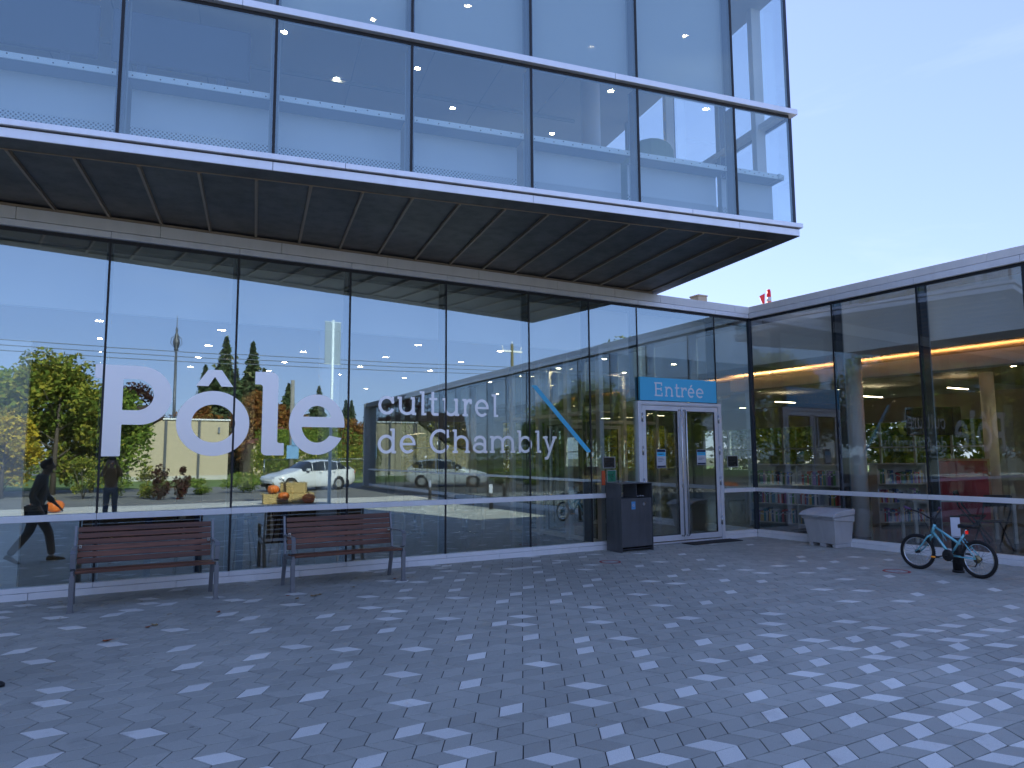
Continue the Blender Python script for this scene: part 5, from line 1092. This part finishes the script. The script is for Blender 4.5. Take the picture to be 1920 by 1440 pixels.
def pumpkin(x, y, z, r, label):
    t = empty('pumpkin', (x, y, z), x * 3, label, 'pumpkin', 'orange pumpkins'); P = []; n = 48; m_ = 14
    for i in range(m_ + 1):
        v = math.pi * i / m_
        for k in range(n):
            a = 2 * math.pi * k / n; rib = 1 - .09 * abs(math.cos(a * 5)) ** 3; q = r * math.sin(v) ** .8 * rib; P.append((q * math.cos(a), q * math.sin(a), r * .80 - r * .80 * math.cos(v) * (1 - .12 * (1 - math.sin(v)))))
    F = [(i * n + k, i * n + (k + 1) % n, (i + 1) * n + (k + 1) % n, (i + 1) * n + k) for i in range(m_) for k in range(n)]; mb = MB(); mb.poly(P, F, 0, True); mb.build('rind', M['orange'], t)
    s = MB(); s.tube([(0, 0, r * 1.42), (.01, 0, r * 1.7), (.04, .02, r * 1.9)], [.03, .022, .026], 7); s.build('stalk', M['stalk'], t)
pumpkin(4.82, -5.15, .345, .20, 'orange pumpkin at the left end of the reflected straw bales'); pumpkin(5.12, -4.88, .12, .19, 'pinkish-orange pumpkin beside the left one on the straw'); pumpkin(5.95, -4.80, .0, .22, 'orange pumpkin at the right foot of the reflected straw bales')
pumpkin(-1.40, -5.0, .0, .24, 'larger of the two pumpkins reflected left of the first mullion'); pumpkin(-1.88, -5.05, .0, .20, 'smaller of the two pumpkins reflected left of the first mullion')
make_bike(M['red'], 'old red bicycle propped behind the reflected straw bales', (5.1, -6.0, 0), .15, R(4))

# ================================================================== PEOPLE
def skinned(name, verts, edges, rad, m, parent, sub=2, root=0):
    me = bpy.data.meshes.new(name); me.from_pydata(verts, edges, []); me.materials.append(m); o = bpy.data.objects.new(name, me); col.objects.link(o); o.parent = parent
    sk = o.modifiers.new('skin', 'SKIN'); sk.use_smooth_shade = True; layer = me.skin_vertices[0].data if me.skin_vertices else None
    if layer is None:
        bpy.context.view_layer.objects.active = o; o.select_set(True); bpy.ops.mesh.customdata_skin_add(); layer = me.skin_vertices[0].data
    for i, r_ in enumerate(rad): layer[i].radius = (r_, r_) if not isinstance(r_, tuple) else r_
    layer[root].use_root = True; s = o.modifiers.new('sub', 'SUBSURF'); s.levels = sub; s.render_levels = sub; return o
def person(loc, rz, label, J, shirt, trousers, held=None, hair=True):
    """J: joint positions; x forward, y left, z up"""
    t = empty('person', loc, rz, label, 'person'); V = []; E = []; Rr = []; ix = {}
    def a(k, p, r_, to=None):
        ix[k] = len(V); V.append(tuple(p)); Rr.append(r_)
        if to is not None: E.append((ix[to], ix[k]))
    hp = Vector(J['hip']); ch = Vector(J['chest']); nk = Vector(J['neck']); hd = Vector(J['head'])
    a('hip', hp, (.14, .10)); a('belly', hp.lerp(ch, .5), (.13, .095), 'hip'); a('chest', ch, (.155, .105), 'belly'); a('neck', nk, .055, 'chest'); a('jaw', nk.lerp(hd, .45) + Vector((.02, 0, 0)), (.062, .07), 'neck'); a('head', hd, (.078, .092), 'jaw'); a('crown', hd + Vector((-.005, 0, .075)), (.062, .075), 'head'); a('nose', hd + Vector((.105, 0, -.025)), .014, 'head')
    for s_, q in ((1, 'l'), (-1, 'r')):
        sh = ch + Vector((0, s_ * .16, .09)); a('sh' + q, sh, .058, 'chest'); a('el' + q, J['el' + q], .042, 'sh' + q); a('wr' + q, J['wr' + q], .028, 'el' + q)
        el, wr = Vector(J['el' + q]), Vector(J['wr' + q]); d = (wr - el).normalized(); sd = d.cross(Vector((0, 0, 1))) if abs(d.z) < .9 else Vector((1, 0, 0)); sd.normalize(); pm = wr + d * .05; a('palm' + q, pm, (.030, .020), 'wr' + q)
        for f_ in range(4):
            b = pm + sd * (.027 - .018 * f_) + d * .03; L = (.075, .085, .08, .062)[f_]; a(f'f{q}{f_}', b, .009, 'palm' + q); a(f'g{q}{f_}', b + d * L * .55 + Vector((0, 0, -.006)), .008, f'f{q}{f_}'); a(f'h{q}{f_}', b + d * L + Vector((0, 0, -.02)), .0065, f'g{q}{f_}')
        a('t1' + q, wr + d * .03 + sd * .035, .010, 'wr' + q); a('t2' + q, wr + d * .075 + sd * .05, .009, 't1' + q)
        hj = hp + Vector((0, s_ * .09, -.05)); a('hj' + q, hj, .085, 'hip'); a('kn' + q, J['kn' + q], .056, 'hj' + q); a('an' + q, J['an' + q], .036, 'kn' + q)
    skinned('body', V, E, Rr, M['skin'], t)
    def cloth(name, keys, edges, rad, m): return skinned(name, [V[ix[k]] for k in keys], [(keys.index(x), keys.index(y)) for x, y in edges], rad, m, t)
    wl = {q: Vector(V[ix['el' + q]]).lerp(Vector(V[ix['wr' + q]]), .85) for q in 'lr'}
    for q in 'lr': ix['cuff' + q] = len(V); V.append(tuple(wl[q]))
    cloth('jacket', ['hip', 'belly', 'chest', 'shl', 'ell', 'cuffl', 'shr', 'elr', 'cuffr', 'neck'], [('hip', 'belly'), ('belly', 'chest'), ('chest', 'shl'), ('shl', 'ell'), ('ell', 'cuffl'), ('chest', 'shr'), ('shr', 'elr'), ('elr', 'cuffr'), ('chest', 'neck')], [(.165, .13), (.16, .125), (.18, .13), .075, .058, .046, .075, .058, .046, .060], shirt)
    cloth('trousers', ['hip', 'hjl', 'knl', 'anl', 'hjr', 'knr', 'anr'], [('hip', 'hjl'), ('hjl', 'knl'), ('knl', 'anl'), ('hip', 'hjr'), ('hjr', 'knr'), ('knr', 'anr')], [(.15, .11), .098, .072, .058, .098, .072, .058], trousers)
    for q in 'lr':
        an = Vector(J['an' + q]); td = Vector(J.get('toe' + q, (1, 0, 0))).normalized(); h = MB(); P = []; n = 12
        prof = [(-.075, .030, .055), (-.05, .038, .075), (.0, .042, .078), (.06, .046, .060), (.12, .048, .046), (.165, .040, .036), (.185, .018, .022)]
        for x, hw, hh in prof:
            for k in range(n):
                an_ = 2 * math.pi * k / n; P.append((x, math.cos(an_) * hw, max(0, .5 * hh + math.sin(an_) * hh * .5) ))
        F = [(i * n + k, i * n + (k + 1) % n, (i + 1) * n + (k + 1) % n, (i + 1) * n + k) for i in range(len(prof) - 1) for k in range(n)] + [tuple(range(n))[::-1], tuple(range(len(P) - n, len(P)))]
        rot = td.to_track_quat('X', 'Z').to_matrix(); base = an - Vector((0, 0, .075))
        h.poly([tuple(base + rot @ Vector(p)) for p in P], F, 0, True); h.build('shoe', M['dark'], t)
    hr = MB(); P = []; n = 18; m_ = 9
    for i in range(m_ + 1):
        v = math.pi * i / m_
        for k in range(n):
            a_ = 2 * math.pi * k / n; x = .098 * math.sin(v) * math.cos(a_) - .018; P.append((hd.x + min(x, .055), hd.y + .089 * math.sin(v) * math.sin(a_), hd.z + .045 + .085 * math.cos(v) - (.03 if x < 0 else -.02)))
    hr.poly(P, [(i * n + k, i * n + (k + 1) % n, (i + 1) * n + (k + 1) % n, (i + 1) * n + k) for i in range(m_) for k in range(n)], 0, True); hr.build('hair', M['hair'], t)
    for s_ in (-1, 1):
        e = MB(); e.lathe([(.0001, -.03), (.022, -.015), (.024, .012), (.0001, .03)], (hd.x + .0, hd.y + s_ * .082, hd.z - .01), 8); e.build('ear', M['skin'], t)
    return t
M['jacket'] = mat('dark_jacket', (.14, .13, .125), .8); M['jacket2'] = mat('rust_top', (.28, .14, .05), .8); M['trouser'] = mat('dark_trousers', (.11, .12, .14), .85)
person((-1.02, 6.42, 0), 0, 'person in dark clothes walking at the left edge, shoe tip showing', dict(hip=(.0, 0, .84), chest=(.05, 0, 1.20), neck=(.09, 0, 1.36), head=(.13, 0, 1.50), ell=(-.05, .24, 1.02), wrl=(.08, .27, .82), elr=(.10, -.22, 1.02), wrr=(.24, -.20, .88), knl=(-.08, .10, .46), anl=(-.32, .11, .13), knr=(.17, -.10, .46), anr=(.235, -.10, .075), toel=(.9, 0, -.5), toer=(1, 0, .0)), M['jacket'], M['trouser'])
ph = person((-.02, -.42, 0), R(90), 'photographer in a rust top holding up a phone, reflected by the big P', dict(hip=(0, 0, .86), chest=(.01, 0, 1.22), neck=(.02, 0, 1.39), head=(.05, 0, 1.52), ell=(.14, .22, 1.18), wrl=(.31, .10, 1.50), elr=(.14, -.22, 1.18), wrr=(.31, -.10, 1.50), knl=(.03, .1, .46), anl=(0, .12, .075), knr=(.02, -.1, .46), anr=(-.02, -.12, .075), toel=(1, .2, 0), toer=(1, -.2, 0)), M['jacket2'], M['trouser'])
o = MB().box(-.075, .075, -.004, .004, -.036, .036).build('phone', M['dark'], None, bevel=.003, loc=(0, -.025, 1.60)); tag(o, 'black phone held up in the photographer\'s hands', 'phone')

# ================================================================== INTERIOR FURNITURE
M['shelf'] = mat('white_laminate', (.58, .58, .55), .5)
def make_shelf(L):
    t = empty('book_shelf'); b = MB(); b.box(-L / 2, -L / 2 + .025, -.15, .15, 0, 1.34); b.box(L / 2 - .025, L / 2, -.15, .15, 0, 1.34)
    if L > 1.5: b.box(-.012, .012, -.15, .15, 0, 1.34)
    b.box(-L / 2, L / 2, .150, .165, 0, 1.34); b.build('frame', M['shelf'], t)
    for z in (.08, .49, .90, 1.34): s = MB(); s.box(-L / 2 - (.02 if z > 1.3 else -.026), L / 2 + (.02 if z > 1.3 else -.026), -.16, .149, z, z + .022); s.build('shelf', M['shelf'], t)
    return t
BK = []
for i, c_ in enumerate(((.45, .06, .05), (.06, .12, .30), (.55, .55, .52), (.08, .25, .28), (.60, .42, .12), (.10, .10, .11), (.12, .28, .10), (.35, .35, .40), (.30, .16, .40), (.62, .60, .55))):
    mb = MB(); mb.box(-.5, .5, -.5, .5, 0, 1, 0); mb.box(-.502, .502, -.501, -.49, .70, .80, 1)
    me = mb.build('book', [mat('book_cover_%s' % 'abcdefghij'[i], c_, .6), M['paper']]).data; bpy.data.objects.remove(bpy.data.objects['book']); BK.append(me)
nb = 0; br_ = random.Random(4)
def fill(shelf, L, rz, loc, seglist, label, lim):
    global nb
    ca, sa = math.cos(rz), math.sin(rz)
    for z, rw in ((.102, 'bottom'), (.512, 'middle'), (.922, 'top')):
        x = -L / 2 + .04
        while x < L / 2 - .05 and nb < lim:
            if br_.random() < .03: x += br_.uniform(.05, .25); continue
            th = br_.uniform(.018, .048); h = br_.uniform(.20, .31); d = br_.uniform(.15, .2)
            if x + th > L / 2 - .04 or (L > 1.5 and abs(x + th / 2) < .035): x += .05; continue
            o = bpy.data.objects.new('book', br_.choice(BK)); col.objects.link(o); o.scale = (th, d, h); lx, ly = x + th / 2, -.14 + d / 2 + br_.uniform(0, .02)
            o.location = (loc[0] + lx * ca - ly * sa, loc[1] + lx * sa + ly * ca, loc[2] + z); o.rotation_euler = (0, br_.gauss(0, .04) if br_.random() < .3 else 0, rz); tag(o, label % rw, 'book', 'books on the library shelves'); x += th + .003; nb += 1
sh1 = make_shelf(2.3); sh1.location = (12.95, 10.35, .03); sh1.rotation_euler.z = R(-80); tag(sh1, 'long low white bookshelf just inside the glass corner', 'bookshelf', 'low library bookshelves'); fill(sh1, 2.3, R(-80), (12.95, 10.35, .03), None, 'upright book on the %s row of the long white shelf by the glass corner', 185)
sh2 = make_shelf(1.1); sh2.location = (15.1, 9.5, .03); sh2.rotation_euler.z = R(-28); tag(sh2, 'short low white bookshelf right of the round column', 'bookshelf', 'low library bookshelves'); fill(sh2, 1.1, R(-28), (15.1, 9.5, .03), None, 'upright book on the %s row of the short white shelf right of the column', 270)
sh3 = copy_tree(sh1); sh3.location = (17.6, 6.2, .03); sh3.rotation_euler.z = R(-70); tag(sh3, 'white bookshelf farther back in the wing behind the table', 'bookshelf', 'low library bookshelves')
def make_table(L, W_, m):
    t = empty('table'); b = MB(); b.box(-L / 2, L / 2, -W_ / 2, W_ / 2, .715, .74); b.build('tabletop', m, t, bevel=.004)
    for x in (-L / 2 + .06, L / 2 - .06):
        for y in (-W_ / 2 + .06, W_ / 2 - .06): l_ = MB(); l_.box(x - .025, x + .025, y - .025, y + .025, 0, .714); l_.build('leg', m, t)
    return t
tb = make_table(1.7, .8, M['shelf']); tb.location = (13.35, 7.35, .03); tb.rotation_euler.z = R(-40); tag(tb, 'white rectangular table inside the wing behind the bicycle', 'table', 'library tables')
for i, (x, y, rz, lb) in enumerate(((6.2, 14.0, .2, 'white table in the lobby behind the entrance lettering'), (20.0, 3.5, 1.2, 'white table deep inside the wing'), (2.0, 15, 0, 'white table deep in the lobby behind the right bench'))):
    c_ = copy_tree(tb); c_.location = (x, y, .03); c_.rotation_euler.z = rz; tag(c_, lb, 'table', 'library tables')
def make_fold():
    t = empty('folding_chair'); s = MB()
    for k in range(5): s.box(-.20, .20, -.18 + k * .08, -.115 + k * .08, .44, .455)
    s.build('seat', M['dark'], t)
    for x in (-.20, .20): l_ = MB(); l_.tube([(x, -.26, 0), (x, .18, .62), (x, .25, .88)], .013, 8); l_.build('leg', M['dark'], t); l2 = MB(); l2.tube([(x * .88, .26, 0), (x * .88, -.17, .44)], .013, 8); l2.build('leg', M['dark'], t)
    b = MB(); b.box(-.20, .20, .205, .222, .70, .77); b.box(-.20, .20, .235, .252, .82, .89); b.build('backrest', M['dark'], t); return t
fc = make_fold(); fc.location = (12.75, 6.45, .03); fc.rotation_euler.z = R(140); tag(fc, 'black folding chair behind the rear wheel of the turquoise bicycle', 'folding chair', 'black folding chairs')
c_ = copy_tree(fc); c_.location = (13.6, 7.2, .03); c_.rotation_euler.z = R(20); tag(c_, 'black folding chair on the far side of the white table', 'folding chair', 'black folding chairs')
t = empty('window_counter', (1.1, 10.62, .03), 0, 'dark counter on square posts inside the glass behind the left bench', 'counter')
mb = MB(); mb.box(-1.35, 1.75, -.02, .36, .93, .97); mb.build('counter_top', M['navy'], t)
for x in (-1.25, -.65, -.05, .50, 1.1, 1.65): mb = MB(); mb.box(x - .04, x + .04, 0, .08, 0, .929); mb.build('leg', M['navy'], t)
def make_stool():
    t = empty('bar_stool'); s = MB(); s.lathe([(.0001, .66), (.19, .66), (.20, .69), (.0001, .70)], n=20); s.build('seat', M['dark'], t); b = MB(); b.prism([(.20 * math.cos(a), .20 * math.sin(a)) for a in np.linspace(.5, 2.64, 9)] + [(.175 * math.cos(a), .175 * math.sin(a)) for a in np.linspace(2.64, .5, 9)], .80, 1.12, 'xy'); b.build('backrest', M['dark'], t)
    for k in range(4): a = k * 1.571 + .78; l_ = MB(); l_.tube([(math.cos(a) * .12, math.sin(a) * .12, .66), (math.cos(a) * .24, math.sin(a) * .24, 0)], .012, 6); l_.build('leg', M['dark'], t)
    p_ = MB(); 
    for a in (.7, 2.44): p_.tube([(.188 * math.cos(a), .188 * math.sin(a), .68), (.188 * math.cos(a), .188 * math.sin(a), .85)], .010, 6)
    p_.build('back_post', M['dark'], t); return t
s0 = make_stool()
for i, (x, lb) in enumerate(((1.0, 'dark bar stool nearest the left mullion behind the window counter'), (1.75, 'dark bar stool in the middle behind the window counter'), (2.35, 'dark bar stool at the right end behind the window counter'))):
    o = s0 if i == 0 else copy_tree(s0); o.location = (x, 11.35, .03); o.rotation_euler.z = .1 * i; tag(o, lb, 'bar stool', 'bar stools at the counter')
def make_swivel():
    t = empty('swivel_chair'); s = MB(); s.lathe([(.0001, .43), (.21, .43), (.23, .47), (.20, .50), (.0001, .50)], n=20); s.build('seat', M['dark'], t); b = MB(); b.prism([(.24 * math.cos(a), .24 * math.sin(a)) for a in np.linspace(.4, 2.74, 9)] + [(.205 * math.cos(a), .205 * math.sin(a)) for a in np.linspace(2.74, .4, 9)], .50, .80, 'xy'); b.build('backrest', M['dark'], t)
    c = MB(); c.tube([(0, 0, .43), (0, 0, .08)], .025, 10)
    for k in range(5): a = k * 1.257; c.tube([(0, 0, .10), (math.cos(a) * .28, math.sin(a) * .28, .04)], [.02, .012], 6)
    c.build('star_base', M['chrome'], t); return t
w0 = make_swivel()
for i, (x, y, lb) in enumerate(((6.2, 12.9, 'dark swivel chair with chrome star base left of the vestibule'), (5.3, 13.4, 'dark swivel chair behind the small lettering'), (8.9, 14.6, 'dark swivel chair beyond the vestibule doors'))):
    o = w0 if i == 0 else copy_tree(w0); o.location = (x, y, .03); o.rotation_euler.z = i * 1.1; tag(o, lb, 'swivel chair', 'swivel chairs in the lobby')
t = empty('cabinet', (16.6, 9.0, .03), R(-55), 'deep red cabinet with pale wood sides right of the short bookshelf', 'cabinet')
mb = MB(); mb.box(-.55, .55, -.2, .25, 0, 1.45); mb.build('case', mat('pale_wood', (.42, .28, .16), .5), t, bevel=.004); mb = MB(); mb.box(-.50, .50, -.222, -.202, .05, 1.40); mb.build('door', mat('deep_red_panel', (.30, .015, .03), .4), t)
t = empty('television', (17.8, 10.2, 2.05), R(-50), 'black wall screen hanging behind the round column in the wing', 'television'); mb = MB(); mb.box(-.6, .6, -.03, .03, 0, .70); mb.build('screen', M['dark'], t, bevel=.01); mb = MB(); mb.tube([(0, 0, .7), (0, 0, 1.52)], .02, 8); mb.build('bracket', M['steel'], t)
t = empty('service_desk', (9.2, 19.0, .03), 0, 'long pale reception desk across the back of the lobby', 'desk'); mb = MB(); mb.box(-2.4, 2.4, -.3, .3, 0, 1.05); mb.build('front', M['offwhite'], t); mb = MB(); mb.box(-2.5, 2.5, -.38, .36, 1.052, 1.09); mb.build('worktop', M['shelf'], t)
# upstairs
def tub(loc, rz):
    t = empty('tub_chair', loc, rz, 'sage green tub armchair seen through the upper glass near the corner', 'armchair'); g = mat('sage_upholstery', (.22, .30, .20), .85); b = MB(); n = 15
    out = [(.42 * math.cos(a), .40 * math.sin(a)) for a in np.linspace(R(-20), R(200), n)]; inn = [(.31 * math.cos(a), .29 * math.sin(a)) for a in np.linspace(R(200), R(-20), n)]; L = out + inn; N = len(L); P = []
    for z in (.10, None): 
        for i, (x, y) in enumerate(L): P.append((x * (1.06 if z is None else 1), y * (1.06 if z is None else 1), z if z is not None else .92 + .34 * max(0, y / .4) ** .6))
    b.poly(P, [tuple(range(N))[::-1], tuple(range(N, 2 * N))] + [(i, (i + 1) % N, N + (i + 1) % N, N + i) for i in range(N)], 0, False); b.build('shell', g, t, bevel=.02, seg=3)
    s = MB(); s.lathe([(.0001, .12), (.29, .12), (.30, .42), (.26, .47), (.0001, .47)], n=24); s.build('cushion', g, t); return t
p = Uf((6.50, 1.02, 4.80)); tub(p, PSI + math.pi)
def make_screen():
    t = empty('display_screen'); b = MB(); b.box(-.74, .74, -.03, .03, 1.28, 1.92); b.build('panel', mat('blue_black_panel', (.02, .035, .07), .4), t, bevel=.03)
    for x in (-.42, .42): l_ = MB(); l_.box(x - .05, x + .05, -.02, .02, 0, 1.279); l_.build('leg', M['mull'], t)
    return t
ds = make_screen()
for i, (x, lb) in enumerate(((.35, 'dark display panel on two posts, nearest the third upper mullion'), (-1.25, 'dark display panel on two posts in the middle of the upper row'), (-2.85, 'dark display panel on two posts at the upper left edge'))):
    o = ds if i == 0 else copy_tree(ds); o.location = Uf((x, 1.0, 4.80)); o.rotation_euler.z = PSI; tag(o, lb, 'display', 'display panels upstairs')
